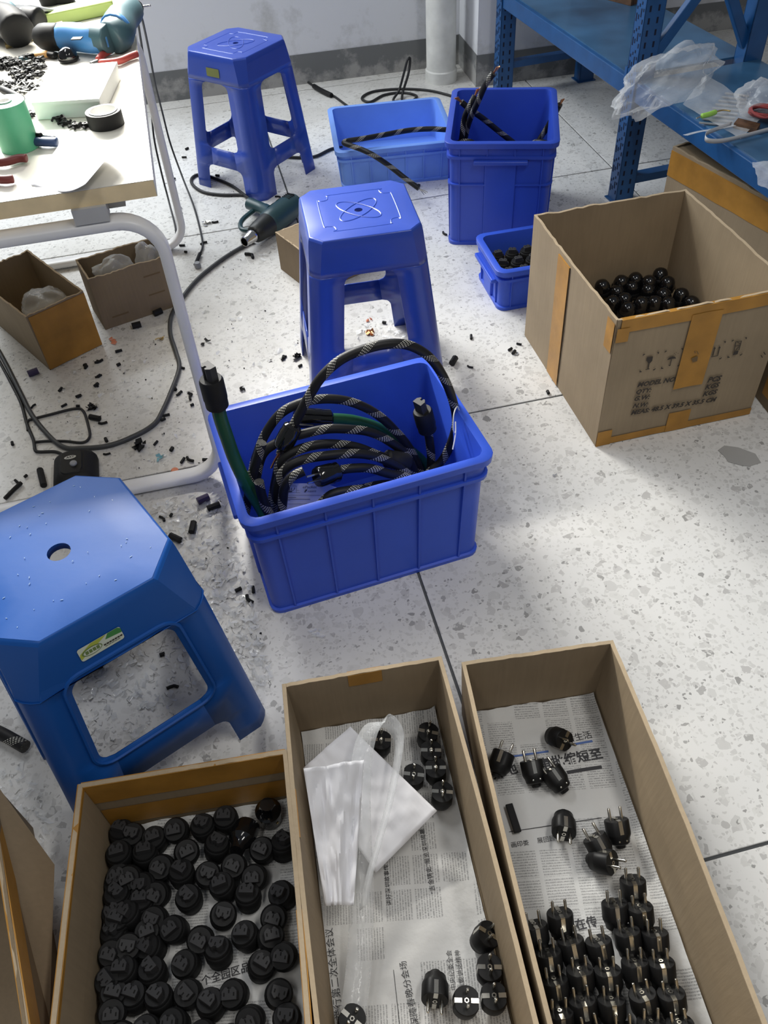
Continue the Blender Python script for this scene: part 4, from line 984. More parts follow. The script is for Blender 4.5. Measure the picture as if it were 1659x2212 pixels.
# courier label
lb = thing('paper_label', 'white courier label marked RU and ePacket standing in the blue crate', 'label', c2(600, 830, -.065), (0, 0, 0))
m = M()
LD = lambda u: -.068 + (.02 * max(0, (u - 700) / 100))
m.grid(16, 8, lambda u, v: c2(455 + 290 * u, 930 + (768 + (45 * max(0, u - .75) * 2.5) - 930) * v, -.068 + .012 * (max(0, u - .72)) * 3))
obj('label_sheet', m, MT['paper'], lb, world=True, smooth=60)
def lt(body, x0, y0, x1, y1, lift=.0008): text_on('label_text', body, c2(x0, y0, -.0692), c2(x1, y1, -.0692), UPZ, MT['ink'], lb, lift)
lt('RU', 474, 804, 510, 804); lt('ePacket', 553, 792, 624, 792); lt('中国邮政', 577, 812, 622, 811)
def lrect(x0, y0, x1, y1, name='label_rule'):
    m = M().add([c2(*q, -.0692) + cn1 * .0008 for q in ((x0, y1), (x1, y1), (x1, y0), (x0, y0))], [(0, 1, 2, 3)]); obj(name, m, MT['ink'], lb, world=True, smooth=0)
for r_ in ((476, 780, 522, 781.2), (521, 780, 522.2, 815), (476, 814, 540, 815.2), (476, 827, 650, 828.4), (476, 838, 520, 840), (476, 847, 592, 849), (476, 853, 490, 855), (476, 872, 575, 873.4), (482, 806, 500, 811), (523, 803, 536, 804)): lrect(*r_)
m = M()
for k in range(3): m.add([c2(*q, -.0692) + cn1 * .0009 for q in ((560 + k * 3, 812 - k * 5), (568 + k * 4, 812 - k * 5), (573 + k * 3, 806 - k * 4), (563 + k * 3, 808 - k * 5))], [(0, 1, 2, 3)])
obj('label_emblem', m, MT['ink'], lb, world=True, smooth=0)
# white twist tie on the right rim
P = [BCM @ Vector(q) for q in ((.232, -.02, .289), (.225, -.025, .305), (.212, -.04, .300), (.205, -.055, .275), (.212, -.05, .262), (.216, -.04, .280), (.210, -.055, .262), (.196, -.075, .243))]
tag(obj('twist_tie', M().tube(spline(P, 5), .0013, 6), MT['white']), 'thin white tie knotted over the right rim of the blue crate', 'tie')

# ================================================================== CABLES IN THE OTHER CRATES
s1 = 2.37
def cb2(x, y, z): return at(640 + x / s1, 0 + y / s1, z)
P = [cb2(*q) for q in ((850, 655, .150), (775, 664, .155), (690, 660, .158), (580, 667, .16), (450, 690, .165), (340, 710, .17), (262, 722, .172), (245, 733, .172), (285, 748, .17), (340, 768, .163), (400, 798, .150), (480, 852, .11), (560, 915, .075), (628, 965, .05))]
sw = cable('braided cable bent back on itself across the low pale blue crate', P, .0088, group=None)
m = M()
for k in (-1, 0, 1): m.tube([P[-1], P[-1] + (P[-1] - P[-2]).normalized() * .03 + Vector((.006 * k, 0, .004 * k))], .0015, 6)
obj('bare_wire', m, MT['metal'], sw, world=True)
TC = basis(CT)
def tall(label, pts, bare=True, r=.0088):
    c = cable(label, pts, r, group='cable ends in the tall crate', minz=.015)
    if bare:
        m = M(); e = pts[-1]; d = (pts[-1] - pts[-2]).normalized()
        for k in (-1, 0, 1): m.tube([e - d * .004, e + d * .022 + Vector((.005 * k, .003 * k, 0))], .002, 6)
        obj('bare_wire', m, MT['copper'], c, world=True)
tall('braided cable standing tallest out of the tall blue crate', [cb2(*q) for q in ((850, 800, .20), (868, 690, .27), (890, 610, .33), (930, 520, .40), (970, 430, .46), (1010, 375, .49))])
tall('shorter braided cable beside the tallest one in the tall blue crate', [cb2(*q) for q in ((830, 800, .20), (848, 700, .27), (862, 600, .33), (890, 540, .37), (915, 490, .395))])
tall('braided cable slanting across the tall blue crate to its left rim', [cb2(*q) for q in ((1150, 770, .17), (1110, 730, .20), (1040, 675, .24), (960, 610, .29), (890, 560, .335), (845, 522, .36))])
tall('braided cable end leaning on the right wall of the tall blue crate', [cb2(*q) for q in ((1215, 800, .14), (1240, 725, .18), (1280, 660, .22), (1320, 590, .27), (1350, 535, .31))])
tall('curled cable end with copper strands at the front left of the tall blue crate', [cb2(*q) for q in ((800, 770, .22), (825, 735, .25), (870, 725, .265), (905, 735, .26), (880, 760, .24), (840, 735, .285))])
tall('curled cable end at the bottom right inside the tall blue crate', [cb2(*q) for q in ((1200, 745, .20), (1225, 728, .205), (1260, 728, .21), (1290, 738, .205), (1310, 750, .19))], False)
# plugs in the small crate
KB = basis(CK); usedk = False
for i in range(6):
    for j in range(3):
        l = Vector((-.115 + i * .045, -.055 + j * .05, .0600)); q = KB @ l
        lab = 'black connector in the small blue crate, %s from left, %s from its front' % (ordn[i], ordn[j])
        dup(iec0, q, (0, 0, rnd.uniform(-.3, .3)), lab, 'black connectors in the small crate')
obj('insert', M().box((0, 0, .033), (.285, .182, .053)), MT['card_d'], CK, smooth=0)

# ================================================================== CORDS ON THE FLOOR
def cord(label, q, r, mt='cord', name='power_cable', k=8, sides=8, cat='cable'):
    P = []
    for a in q: P.append(at(a[0], a[1], a[2] if len(a) > 2 else r + .0006))
    return tag(obj(name, M().tube(spline(P, k), r, sides), MT[mt], smooth=60), label, cat)
c1 = cord('thick grey cable curving over the floor from the heat gun round under the bench', [(548, 520), (520, 535), (480, 560), (430, 600), (396, 640), (371, 680), (368, 720), (380, 760), (387, 795), (368, 850), (350, 890), (335, 914), (300, 937), (240, 961), (180, 968), (130, 962), (75, 905), (45, 850), (15, 790), (-10, 745)], .0062, 'cord_g')
cord('thin black cable looped into a triangle near the black foot switch', [(-6, 772), (20, 820), (45, 870), (58, 915), (72, 950), (76, 972), (85, 976), (120, 976), (140, 985)], .004)
cord('thin black cable loop lying on the floor beside the thick grey cord', [(60, 930), (60, 910), (75, 904), (110, 895), (160, 883), (180, 888), (192, 925), (193, 945), (178, 956), (140, 953), (100, 953), (76, 955)], .0035)
cord('black cable hanging from the bench corner to a connector on the floor, right of two', [(296, 5, .735), (308, 45, .66), (322, 110, .52), (335, 180, .38), (350, 240, .26), (368, 310, .14), (395, 385, .05), (420, 450, .008), (437, 520, .006), (434, 545, .006)], .0032)
cord('black cable hanging from the bench corner down to its foot, left of two', [(291, 5, .735), (300, 60, .62), (314, 150, .45), (326, 230, .32), (333, 300, .21), (348, 370, .11), (366, 440, .03), (380, 500, .006), (370, 530, .006), (362, 552, .006)], .0032)
t = thing('cable_connector', 'small black connector with a grey cap at the end of the hanging cord', 'connector', at(428, 570), 0)
obj('connector_body', M().tube([at(432, 548, .008), at(422, 572, .008)], .006, 10), MT['blk'], t, world=True); obj('connector_cap', M().lathe([(.010, 0), (.011, .006), (.009, .018)], 14, T(at(428, 578, .001))), MT['grey'], t, world=True)
cord('black cable running from the far stool to the low pale blue crate', [(560, 330), (600, 336), (640, 340), (680, 338), (715, 322), (740, 318)], .0055)
cord('black cable coiled on the floor behind the low pale blue crate', [(985, 210), (930, 196), (870, 192), (815, 196), (790, 204), (782, 214), (800, 220), (830, 205), (870, 200), (900, 208), (880, 222), (850, 218), (862, 195, .03), (872, 160, .09), (880, 130, .14), (886, 128, .14), (882, 160, .09), (870, 200, .02), (868, 222, .006)], .0052)
b5 = cord('black cable with a fat in-line connector at the foot of the back wall', [(635, 155), (655, 170), (675, 184), (690, 193), (720, 207), (745, 225), (760, 235)], .0048)
obj('inline_connector', M().tube(spline([at(678, 186, .012), at(695, 196, .013), at(716, 206, .011)], 6), .010, 10), MT['blk'], b5, world=True)
P = [at(22, 1590, .012), at(-10, 1583, .012), at(45, 1612, .012), at(70, 1630, .012)]
cable('braided cable end on the floor behind the foot of the front stool', [at(-30, 1575, .012), at(0, 1586, .012), at(30, 1602, .012), at(58, 1618, .012)], .012, group=None)

# ================================================================== HEAT GUN
G0 = Vector((-.383, 2.478, .043)); G1 = Vector((-.222, 2.715, .047)); gd = (G1 - G0).normalized()
hg = thing('heat_gun', 'teal heat gun with a chrome nozzle lying on the floor between the stools', 'heat gun', (G0.x, G0.y, 0), 0)
Mx = T(G0) @ gd.to_track_quat('Z', 'Y').to_matrix().to_4x4(); LL = (G1 - G0).length
obj('nozzle', M().lathe([(.0135, 0), (.0160, .0), (.0160, .018), (.0180, .021), (.0180, .030), (.0205, .036), (.0205, .062)], 24, Mx, caps=False), MT['chrome'], hg, world=True, solid=.0015)
obj('barrel', M().lathe([(.026, .052), (.029, .056), (.032, .075), (.037, .125), (.037, .130)], 24, Mx), MT['gun_d'], hg, world=True)
bd = obj('motor_housing', M().lathe([(.037, .128), (.040, .135), (.042, .17), (.042, .22), (.040, .26), (.034, .283), (.020, .290)], 24, Mx), MT['gun'], hg, world=True)
for k in range(4):
    obj('vent_slot', M().box((0, .0385, .240 + k * .009), (.030, .006, .003), Mx), MT['gun_d'], bd, world=True, smooth=0)
Hd = Vector((-.385, 2.762, .034)); hp = [G0 + gd * .185 + Vector((-.02, .01, -.006)), G0.lerp(G1, .72).lerp(Hd, .5) + Vector((0, 0, -.008)), Hd]
obj('grip', M().tube(spline(hp, 6), [.023] * 7 + [.021] * 6, 14), MT['gun'], hg, world=True)
gpts = [G0 + gd * .12 + Vector((-.045, .01, -.02)), G0 + gd * .10 + Vector((-.075, .04, -.02)), G0 + gd * .14 + Vector((-.10, .07, -.02)), Hd + Vector((.03, -.01, -.01))]
obj('guard_loop', M().tube(spline(gpts, 6), .008, 8), MT['gun'], hg, world=True)
side = gd.cross(UPZ)
for k, (z0, w_) in enumerate(((.165, .034), (.21, .024))):
    q = Mx @ Vector((0, 0, z0)); up = (UPZ * .75 - side * .66).normalized(); m = M()
    ax = gd; tv = up.cross(ax)
    m.add([q + up * .0432 + ax * a - tv * b_ + up * (0 if abs(b_) < .002 else -.0015) for a, b_ in ((0, -.012), (w_, -.012), (w_, .012), (0, .012))], [(0, 1, 2, 3)])
    obj('rating_label', m, MT['silver'], bd, world=True, smooth=0)
cord('black cable of the heat gun looped beside the far stool', [(548, 438, .02), (520, 415), (495, 398), (460, 384), (430, 377), (414, 386), (417, 400), (440, 415), (480, 421), (520, 421), (548, 424)], .0055)

# ================================================================== FOOT SWITCH (black, badge and knob)
pc = at(160, 1012, .03)
fs = thing('foot_switch', 'black foot switch with an oval badge and grey knob behind the front stool', 'switch', (pc.x, pc.y, 0), .2)
def sq(hx, hy, z, r): return [Vector((x, y, z)) for x, y in rrect(0, 0, 2 * hx, 2 * hy, r, 6)]
def tl_(p): return Vector((p.x, p.y + .0, p.z + .12 * (p.y) * (1 if p.z > .02 else 0)))
rr = [sq(.050, .062, 0, .022), sq(.052, .064, .006, .024), sq(.052, .064, .018, .024), sq(.046, .058, .034, .022), sq(.032, .046, .048, .02), sq(.026, .040, .050, .018)]
obj('housing', M().rings(rr, cap0=True, cap1=True), MT['blk_m'], fs, smooth=45)
obj('top_plate', M().rings([sq(.026, .040, .050, .016), sq(.024, .038, .0525, .015)], cap1=True), MT['blk'], fs)
bg = obj('badge', M().add([(.014 * cos(q) - .002, .016 + .0065 * sin(q), .0532) for q in [2 * pi * i / 24 for i in range(24)]], [list(range(24))]), MT['silver'], fs, smooth=0)
B_ = basis(fs); text_on('badge_text', 'AXY', B_ @ Vector((-.012, .0132, .0534)), B_ @ Vector((.009, .0132, .0534)), B_.to_3x3() @ Vector((0, 1, 0)), MT['blk'], fs, .0004, shear=.2, bold=.02)
obj('knob', M().lathe([(.0085, .052), (.0085, .056), (.0065, .0585), (0, .059)], 18, T(.006, -.010, 0)), MT['grey'], fs)

# ================================================================== WORKBENCH
TZ = .725; TH = .030
A0 = Vector((-.360, 1.437)); AX = Vector((-.9855, -.1695)).normalized(); AY = Vector((-.187, .982)).normalized()
def tb(a, b, z): v = A0 + AX * a + AY * b; return Vector((v.x, v.y, z))
bench = thing('workbench', 'white topped workbench with a bent white tube frame at the upper left', 'workbench', (A0.x, A0.y, 0), 0)
def slab(a0, a1, b0, b1, z0, z1):
    return M().add([tb(a, b, z) for z in (z0, z1) for b in (b0, b1) for a in (a0, a1)], [(0, 2, 3, 1)[::-1], (4, 5, 7, 6)[::-1], (0, 1, 5, 4)[::-1], (2, 6, 7, 3)[::-1], (0, 4, 6, 2)[::-1], (1, 3, 7, 5)[::-1]])
obj('table_top', slab(0, .85, 0, 1.5, TZ - TH, TZ - .0015), MT['tedge'], bench, world=True, smooth=0)
obj('laminate', slab(.0003, .8497, .0003, 1.4997, TZ - .0012, TZ), MT['ttop'], bench, world=True, smooth=0)
obj('edge_band', slab(-.0012, -.0002, 0, 1.5, TZ - TH, TZ - .0002), MT['ttop'], bench, world=True, smooth=0)
def frame(b0, off, name='tube_frame'):
    "closed rounded loop in a plane across the bench, flat oval tube"
    x0, x1, z0, z1, r = off, .80, .016, .655, .075
    loop = []
    for cx_, cz_, a0 in ((x1 - r, z0 + r, -pi / 2), (x1 - r, z1 - r, 0), (x0 + r, z1 - r, pi / 2), (x0 + r, z0 + r, pi)):
        for i in range(9): an = a0 + i / 8 * pi / 2; loop.append((cx_ + r * cos(an), cz_ + r * sin(an)))
    n = len(loop); rings = []
    for i in range(n):
        p = Vector(loop[i]); q = Vector(loop[(i + 1) % n]) - Vector(loop[i - 1]); q.normalize(); nr = Vector((q.y, -q.x))
        rr_ = []
        for k in range(14):
            an = 2 * pi * k / 14; ca, sa = cos(an), sin(an)
            hx = .0118 * (abs(ca) ** .6) * (1 if ca >= 0 else -1); hy = .020 * (abs(sa) ** .6) * (1 if sa >= 0 else -1)
            c = p + nr * hx; rr_.append(tb(c.x, b0 + hy, c.y))
        rings.append(rr_)
    rings.append(rings[0]); m = M().rings(rings)
    return obj(name, m, MT['tube'], bench, world=True, smooth=60)
frame(.012, .012); frame(1.135, .012)
for b0 in (.012, 1.135):
    for a0 in (.09, .62): obj('spacer', slab(a0, a0 + .06, b0 - .02, b0 + .02, .667, TZ - TH), MT['bracket'], bench, world=True, smooth=0)
for a0 in (.06, .70): obj('rail', slab(a0, a0 + .03, .03, 1.13, .672, TZ - TH), MT['bracket'], bench, world=True, smooth=0)

# ---- things on the bench
def tp(u, v, dz=0): return at(u, v, TZ + dz)
def top_quad(name, label, cat, pix, h, mt, bevel=.001):
    t = thing(name, label, cat, tp(*pix[0]) , 0); P = [at(u, v, TZ + h) for u, v in pix]; m = M()
    m.add([Vector((p.x, p.y, TZ + .0004)) for p in P] + P, [(3, 2, 1, 0), (4, 5, 6, 7), (0, 1, 5, 4), (1, 2, 6, 5), (2, 3, 7, 6), (3, 0, 4, 7)])
    t.location.z = TZ
    return t, m
t, m = top_quad('card_box', 'flat white card box in the middle of the bench top', 'box', [(68, 222), (213, 213), (252, 134), (112, 146)], .034, MT['boxw'])
obj('box_base', m, MT['boxw'], t, world=True, bevel=.0015)
P = [at(u, v, TZ + .036) for u, v in ((67, 222), (214, 213), (253, 133), (111, 145))]
obj('box_lid', M().add(P + [p - Vector((0, 0, .006)) for p in P], [(0, 1, 2, 3), (7, 6, 5, 4), (0, 4, 5, 1), (1, 5, 6, 2), (2, 6, 7, 3), (3, 7, 4, 0)]), MT['boxw'], t, world=True)
p = tp(231, 270); t = thing('tape_roll', 'roll of black tape on a white core lying flat on the bench', 'tape roll', (p.x, p.y, TZ), 0)
obj('tape_winding', M().lathe([(.028, .0005), (.0345, .0005), (.0345, .0275), (.028, .0275)], 28, caps=False), MT['blk_m'], t); obj('core', M().lathe([(.0245, .0003), (.028, .0003), (.028, .029), (.0245, .029), (.0245, .0003)], 28, caps=False), MT['white'], t)
p = tp(45, 318); t = thing('film_roll', 'mint green roll standing on end at the left of the bench', 'roll', (p.x, p.y, TZ), 0)
obj('winding', M().lathe([(.014, .0005), (.036, .0005), (.036, .083), (.014, .083)], 26, caps=False), MT['mint'], t); obj('core', M().lathe([(.010, .0004), (.0138, .0004), (.0138, .085), (.010, .085), (.010, .0004)], 20, caps=False), MT['white'], t)
def bar(name, parent, pts, r, mt, flat=1.0, n=10):
    P = spline(pts, 5); rl = list(r) if isinstance(r, (list, tuple)) else [r] * len(P)
    rl = (rl + [rl[-1]] * len(P))[:len(P)]; P = [P[0]] + [P[0].lerp(P[1], .35)] + P[1:-1] + [P[-1].lerp(P[-2], .35)] + [P[-1]]
    rl = [rl[0] * .62, rl[0] * .93] + rl[1:-1] + [rl[-1] * .93, rl[-1] * .62]
    return obj(name, M().tube(P, rl, n, flat=flat), MT[mt], parent, world=True, smooth=60)
t = thing('utility_knife', 'dark blue utility knife beside the mint roll', 'knife', tp(98, 302), 0)
bar('handle', t, [tp(72, 305, .010), tp(95, 306, .011), tp(125, 307, .009)], .011, 'navy', .75); bar('slider', t, [tp(72, 292, .018), tp(90, 292, .02)], .005, 'blk'); bar('blade_guide', t, [tp(90, 293, .018), tp(120, 297, .014)], .003, 'chrome')
t = thing('pliers', 'dark red handled pliers at the lower left edge of the bench', 'pliers', tp(20, 365), 0)
bar('handle', t, [tp(-25, 352, .010), tp(10, 350, .011), (tp(40, 342, .011)), tp(58, 342, .010)], .0075, 'dred'); bar('handle', t, [tp(-25, 384, .010), tp(5, 388, .010), tp(30, 386, .009)], .0075, 'dred'); bar('jaw', t, [tp(-25, 368, .010), tp(-50, 368, .010)], .009, 'metal')
m = patch(tp(66, 400, .0015), tp(184, 398, .03), tp(263, 310, .034), tp(146, 293, .028), 24, 20, lambda u, v: -.024 * sin(pi * u) * (.6 + .4 * v) + .003 * v)
tag(obj('paper_sheet', m, MT['paper'], smooth=60, solid=.0004), 'white sheet curling up at its edges at the front of the bench', 'paper')
# black clips
def clip_proto():
    t = thing('plastic_clip', '', 'clip'); m = M()
    for k, a in enumerate((.2, 1.4, 2.7, 3.9, 5.2)): m.tube([(0, 0, .005), (.010 * cos(a), .010 * sin(a), .003 + .004 * (k % 2)), (.014 * cos(a + .4), .014 * sin(a + .4), .0035)], .0026, 6)
    obj('prongs', m, MT['blk_m'], t); obj('ring', M().lathe([(.003, .001), (.006, .001), (.006, .008), (.003, .008)], 10, caps=False), MT['blk'], t); return t
cl0 = clip_proto(); usedc = False
clips = [(128, 262, 'black plastic clip in front of the white box on the bench'), (165, 276, 'black plastic clip halfway between the box and the tape roll'), (186, 275, 'black plastic clip just left of the tape roll'), (66, 252, 'black plastic clip above the mint roll'), (28, 226, 'black plastic clip left of the white box corner'), (142, 270, 'black plastic clip beneath another one in front of the white box')]
heap = [(rnd.uniform(-5, 92), rnd.uniform(128, 205)) for _ in range(60)]
heap = [(x, y) for x, y in heap if x < 108 - (y - 128) * .45][:42]
for i, e in enumerate(clips + [(x, y, 'black plastic clip in the heap left of the white box') for x, y in heap]):
    p = tp(e[0], e[1]); q = (p.x, p.y, TZ + .0006 + (0 if i < 6 else rnd.choice((0, 0, .006)))); rot = (0, 0, rnd.uniform(0, 6)); g = 'black clips on the bench'
    if not usedc: cl0.location = q; cl0.rotation_euler = rot; cl0['label'] = e[2]; cl0['group'] = g; usedc = True
    else: dup(cl0, q, rot, e[2], g)
rowlabels([(o, o.location.copy()) for o in list(COL.objects) if o.name.startswith('plastic_clip') and 'in the heap left' in o['label']], Matrix(), 7, 'black plastic clip in the bench heap, %s from left, %s row from back')
m = M()
for i in range(26):
    p = tp(rnd.uniform(20, 100), rnd.uniform(150, 200), .008); a = rnd.uniform(0, pi); l = rnd.uniform(.008, .02)
    m.tube([p - Vector((cos(a), sin(a), .1)) * l, p + Vector((cos(a), sin(a), .1)) * l], .0012, 5)
tag(obj('clear_pins', m, MT['white'], kind='stuff'), 'scatter of thin clear and white pins in the heap of black clips', 'pins')
p = tp(150, 132); t = thing('black_ball', 'glossy black dome behind the white box on the bench', 'cap', (p.x, p.y, TZ), 0)
obj('dome', M().lathe([(.020, .0004), (.022, .006), (.021, .016), (.015, .025), (.006, .0295), (0, .030)], 22), MT['blk_g'], t); obj('rim', M().lathe([(.0225, .003), (.0235, .005), (.0225, .008)], 22, caps=False), MT['blk'], t)
t = thing('cutter', 'knife with tan grip and dark ends behind the clip heap on the bench', 'knife', tp(85, 122), 0)
bar('grip', t, [tp(75, 120, .009), tp(105, 116, .009)], .010, 'orange', .7); bar('tip', t, [tp(105, 116, .009), tp(121, 120, .008)], .010, 'blk', .7); bar('blade_holder', t, [tp(42, 128, .007), tp(75, 120, .008)], .007, 'teal', .7)
m = slab(0, 0, 0, 0, 0, 0); P = [tp(12, 96), tp(14, 106), tp(72, 88), tp(68, 78)]
tag(obj('wood_strip', M().add([p + Vector((0, 0, .0005)) for p in P] + [p + Vector((0, 0, .008)) for p in P], [(0, 1, 2, 3), (7, 6, 5, 4), (0, 4, 5, 1), (1, 5, 6, 2), (2, 6, 7, 3), (3, 7, 4, 0)]), MT['tan'], smooth=0), 'thin tan wooden strip at the left of the bench', 'strip')
# cordless drill
t = thing('power_drill', 'blue and black cordless drill lying on its side at the back of the bench', 'drill', tp(200, 80), 0)
bar('battery', t, [tp(84, 78, .03), tp(105, 80, .032), tp(132, 80, .032)], [.020, .023, .026, .028, .029, .030, .030, .030, .030, .030, .030], 'blk_m')
gb = bar('handle', t, [tp(130, 80, .032), tp(165, 80, .033), tp(205, 84, .033), tp(238, 82, .033)], .031, 'drillb'); bar('grip_pad', t, [tp(206, 80, .036), tp(222, 82, .036), tp(238, 84, .036)], .0305, 'teal')
m = M(); q = tp(166, 83, .068); m.box((0, 0, 0), (.022, .016, .002), T(q) @ Rz(-.1)); obj('level_plate', m, MT['blk_m'], t, world=True)
bar('drill_head', t, [tp(236, 84, .034), tp(254, 70, .038), tp(262, 45, .042), tp(290, 18, .042)], [.032, .034, .036, .037, .038, .038, .038, .038, .038, .037, .036, .034, .033, .031, .028, .026], 'teal', n=16)
bar('chuck', t, [tp(288, 20, .042), tp(300, 14, .042)], .016, 'blk', n=14); bar('bit', t, [tp(298, 16, .042), tp(326, 12, .042)], .003, 'chrome')
bar('collar', t, [tp(248, 68, .042), tp(256, 60, .044)], .037, 'drillb', n=16)
t = thing('spirit_level', 'lime green bar with a red patch lying behind the drill', 'level', tp(170, 40), 0)
P = [tp(96, 50), tp(100, 62), tp(250, 30), tp(244, 16)]
obj('bar', M().add([p + Vector((0, 0, .0005)) for p in P] + [p + Vector((0, 0, .030)) for p in P], [(3, 2, 1, 0), (4, 5, 6, 7), (0, 1, 5, 4), (1, 2, 6, 5), (2, 3, 7, 6), (3, 0, 4, 7)]), MT['lime'], t, world=True, bevel=.003)
P = [tp(118, 49, .0308), tp(120, 56, .0308), tp(136, 52, .0308), tp(134, 45, .0308)]; obj('red_patch', M().add(P, [(0, 1, 2, 3)]), MT['redp'], t, world=True, smooth=0)
t = thing('pliers', 'red handled pliers open beside the drill at the right edge of the bench', 'pliers', tp(250, 122), 0)
bar('handle', t, [tp(212, 130, .008), tp(222, 118, .010), tp(240, 108, .010)], .0075, 'redp'); bar('handle', t, [tp(215, 136, .008), tp(255, 132, .010), tp(280, 122, .010), tp(297, 116, .010)], .0075, 'redp'); bar('jaw', t, [tp(213, 133, .010), tp(196, 140, .009)], .006, 'metal')
t = thing('cordless_screwdriver', 'large black power tool at the far left of the bench', 'tool', tp(20, 60), 0)
bar('body', t, [tp(-20, 40, .04), tp(5, 45, .045), tp(25, 52, .045), tp(40, 70, .035)], .040, 'blk_m', n=14); bar('grip', t, [tp(18, 20, .05), tp(25, 45, .05)], .022, 'teal')
t = thing('black_motor', 'black round tool with a grey cord next to the large black tool', 'tool', tp(68, 45), 0)
bar('body', t, [tp(38, 40, .028), tp(62, 42, .032), tp(88, 46, .03)], .030, 'blk', n=14); bar('cap', t, [tp(95, 34, .02), tp(110, 36, .02)], .018, 'blk_m'); bar('cord', t, [tp(40, 26, .055), tp(60, 14, .055), tp(95, 20, .04), tp(140, 28, .01)], .0045, 'grey')
t = thing('cup', 'dark cup with a pale rim at the top edge of the picture on the bench', 'cup', tp(115, 6), 0)
q = tp(110, 8); obj('cup_body', M().lathe([(.026, .0005), (.032, .05), (.029, .05), (.024, .004)], 22, T(q.x, q.y, TZ)), MT['blk'], t, world=True); obj('rim', M().lathe([(.0325, .046), (.034, .05), (.0325, .054)], 22, T(q.x, q.y, TZ), caps=False), MT['greylite'], t, world=True)
t = thing('cloth_case', 'small black case beside the dark cup at the top of the picture', 'case', tp(140, 6), 0)
q = tp(142, 6); obj('case_body', M().box((0, 0, .015), (.05, .03, .03), T(q.x, q.y, TZ)), MT['blk_m'], t, world=True, bevel=.005); obj('zip', M().box((0, -.0155, .016), (.044, .001, .002), T(q.x, q.y, TZ)), MT['grey'], t, world=True, smooth=0)
q = tp(4, 232); tag(obj('blue_cap', M().lathe([(.013, .0004), (.014, .004), (.013, .020), (.010, .022)], 18, T(q.x, q.y, TZ)), MT['drillb']), 'small blue bottle cap behind the mint roll at the left edge', 'cap')
t = thing('screwdriver', 'screwdriver with a grey shaft lying left of the clip heap', 'screwdriver', tp(20, 200), 0)
bar('handle', t, [tp(2, 192, .010), tp(30, 205, .010), tp(48, 214, .009)], .008, 'blk_m'); bar('shaft', t, [tp(-20, 180, .010), tp(2, 192, .010)], .003, 'chrome')

# ================================================================== RACK
RD = Vector((.2413, -.9704, 0)); RQ = Vector((.9704, .2413, 0)); RP = Vector((.848, 2.657, 0))
def rk(l, d, z): return RP + RD * l + RQ * d + Vector((0, 0, z))
rack = thing('storage_rack', 'blue perforated steel rack running along the right of the room', 'rack', (RP.x, RP.y, 0), 0)
def rbox(l0, l1, d0, d1, z0, z1):
    return M().add([rk(l, d, z) for z in (z0, z1) for d in (d0, d1) for l in (l0, l1)], [(0, 2, 3, 1)[::-1], (4, 5, 7, 6)[::-1], (0, 1, 5, 4)[::-1], (2, 6, 7, 3)[::-1], (0, 4, 6, 2)[::-1], (1, 3, 7, 5)[::-1]])
RDP = .44; SZ0, SZ1 = .33, .385
def post(l, d, front=True):
    m = rbox(l - .026, l + .026, d - .0, d + .003, 0, 1.6)
    for b in (rbox(l - .026, l - .023, d, d + .065, 0, 1.6), rbox(l + .023, l + .026, d, d + .065, 0, 1.6), rbox(l - .026, l - .010, d + .062, d + .065, 0, 1.6), rbox(l + .010, l + .026, d + .062, d + .065, 0, 1.6)): m.add(b.v, b.f)
    po = obj('upright', m, MT['rack'], rack, world=True, smooth=0)
    m = M(); k = 0; z = .03
    while z < 1.2 and front:
        for cidx, dl in enumerate((-.017, -.006, .006, .017)):
            zz = z + .008 * (cidx % 3); hh = (.022 if cidx % 2 == 0 else .012) if (k % 2 == 0) else .008
            b = rbox(l + dl - .0022, l + dl + .0022, d - .0008, d + .0005, zz, zz + hh); m.add(b.v, b.f)
        for dd_ in (.016, .044):
            b = rbox(l + .0258, l + .0266, d + dd_ - .003, d + dd_ + .003, z, z + .016); m.add(b.v, b.f)
        z += .032; k += 1
    if front: obj('slot_holes', m, MT['hole'], po, world=True, smooth=0, kind='stuff')
    b = rbox(l - .034, l + .034, d - .008, d + .073, 0, .004); obj('foot_plate', b, MT['rack'], rack, world=True, smooth=0)
post(0, 0); post(-1.03, 0); post(0, RDP - .065, False); post(-1.03, RDP - .065, False)
for a, b in ((-1.004, -.026), (.026, 1.25)):
    obj('beam', rbox(a, b, .004, .040, SZ0, SZ1), MT['rack'], rack, world=True, smooth=0, bevel=.003)
    obj('beam', rbox(a, b, RDP - .040, RDP - .004, SZ0, SZ1), MT['rack'], rack, world=True, smooth=0, bevel=.003)
    obj('shelf_panel', rbox(a, b, .018, RDP - .012, SZ1 - .002, SZ1 + .004), MT['rack_s'], rack, world=True, smooth=0)
for l in (0, -1.03):
    obj('lower_tie', rbox(l - .018, l + .018, .066, RDP - .066, .10 if l else .055, .125 if l else .08), MT['rack'], rack, world=True, smooth=0)
def brace(l, d0, z0, d1, z1):
    a, b = rk(l, d0, z0), rk(l, d1, z1); m = M(); t_ = (b - a).normalized(); n_ = t_.cross(RD).normalized()
    vs = []
    for p in (a, b):
        for (x, y) in ((-.012, -.016), (.012, -.016), (.012, .016), (-.012, .016)): vs.append(p + RD * x + n_ * y)
    m.add(vs, [(3, 2, 1, 0), (4, 5, 6, 7), (0, 1, 5, 4), (1, 2, 6, 5), (2, 3, 7, 6), (3, 0, 4, 7)])
    obj('brace', m, MT['rack'], rack, world=True, smooth=0, bevel=.003)
for l in (0,):
    brace(l, .055, .43, RDP - .06, .85); brace(l, RDP - .055, .43, .055, .95)
for d_ in (.004,):
    for l, s_ in ((-.034, -1), (.034, 1)):
        obj('bracket', rbox(min(l, l - .012 * s_), max(l, l - .012 * s_) + .0005, -.002, .05, SZ0 - .02, SZ1 + .03), MT['rack'], rack, world=True, smooth=0)
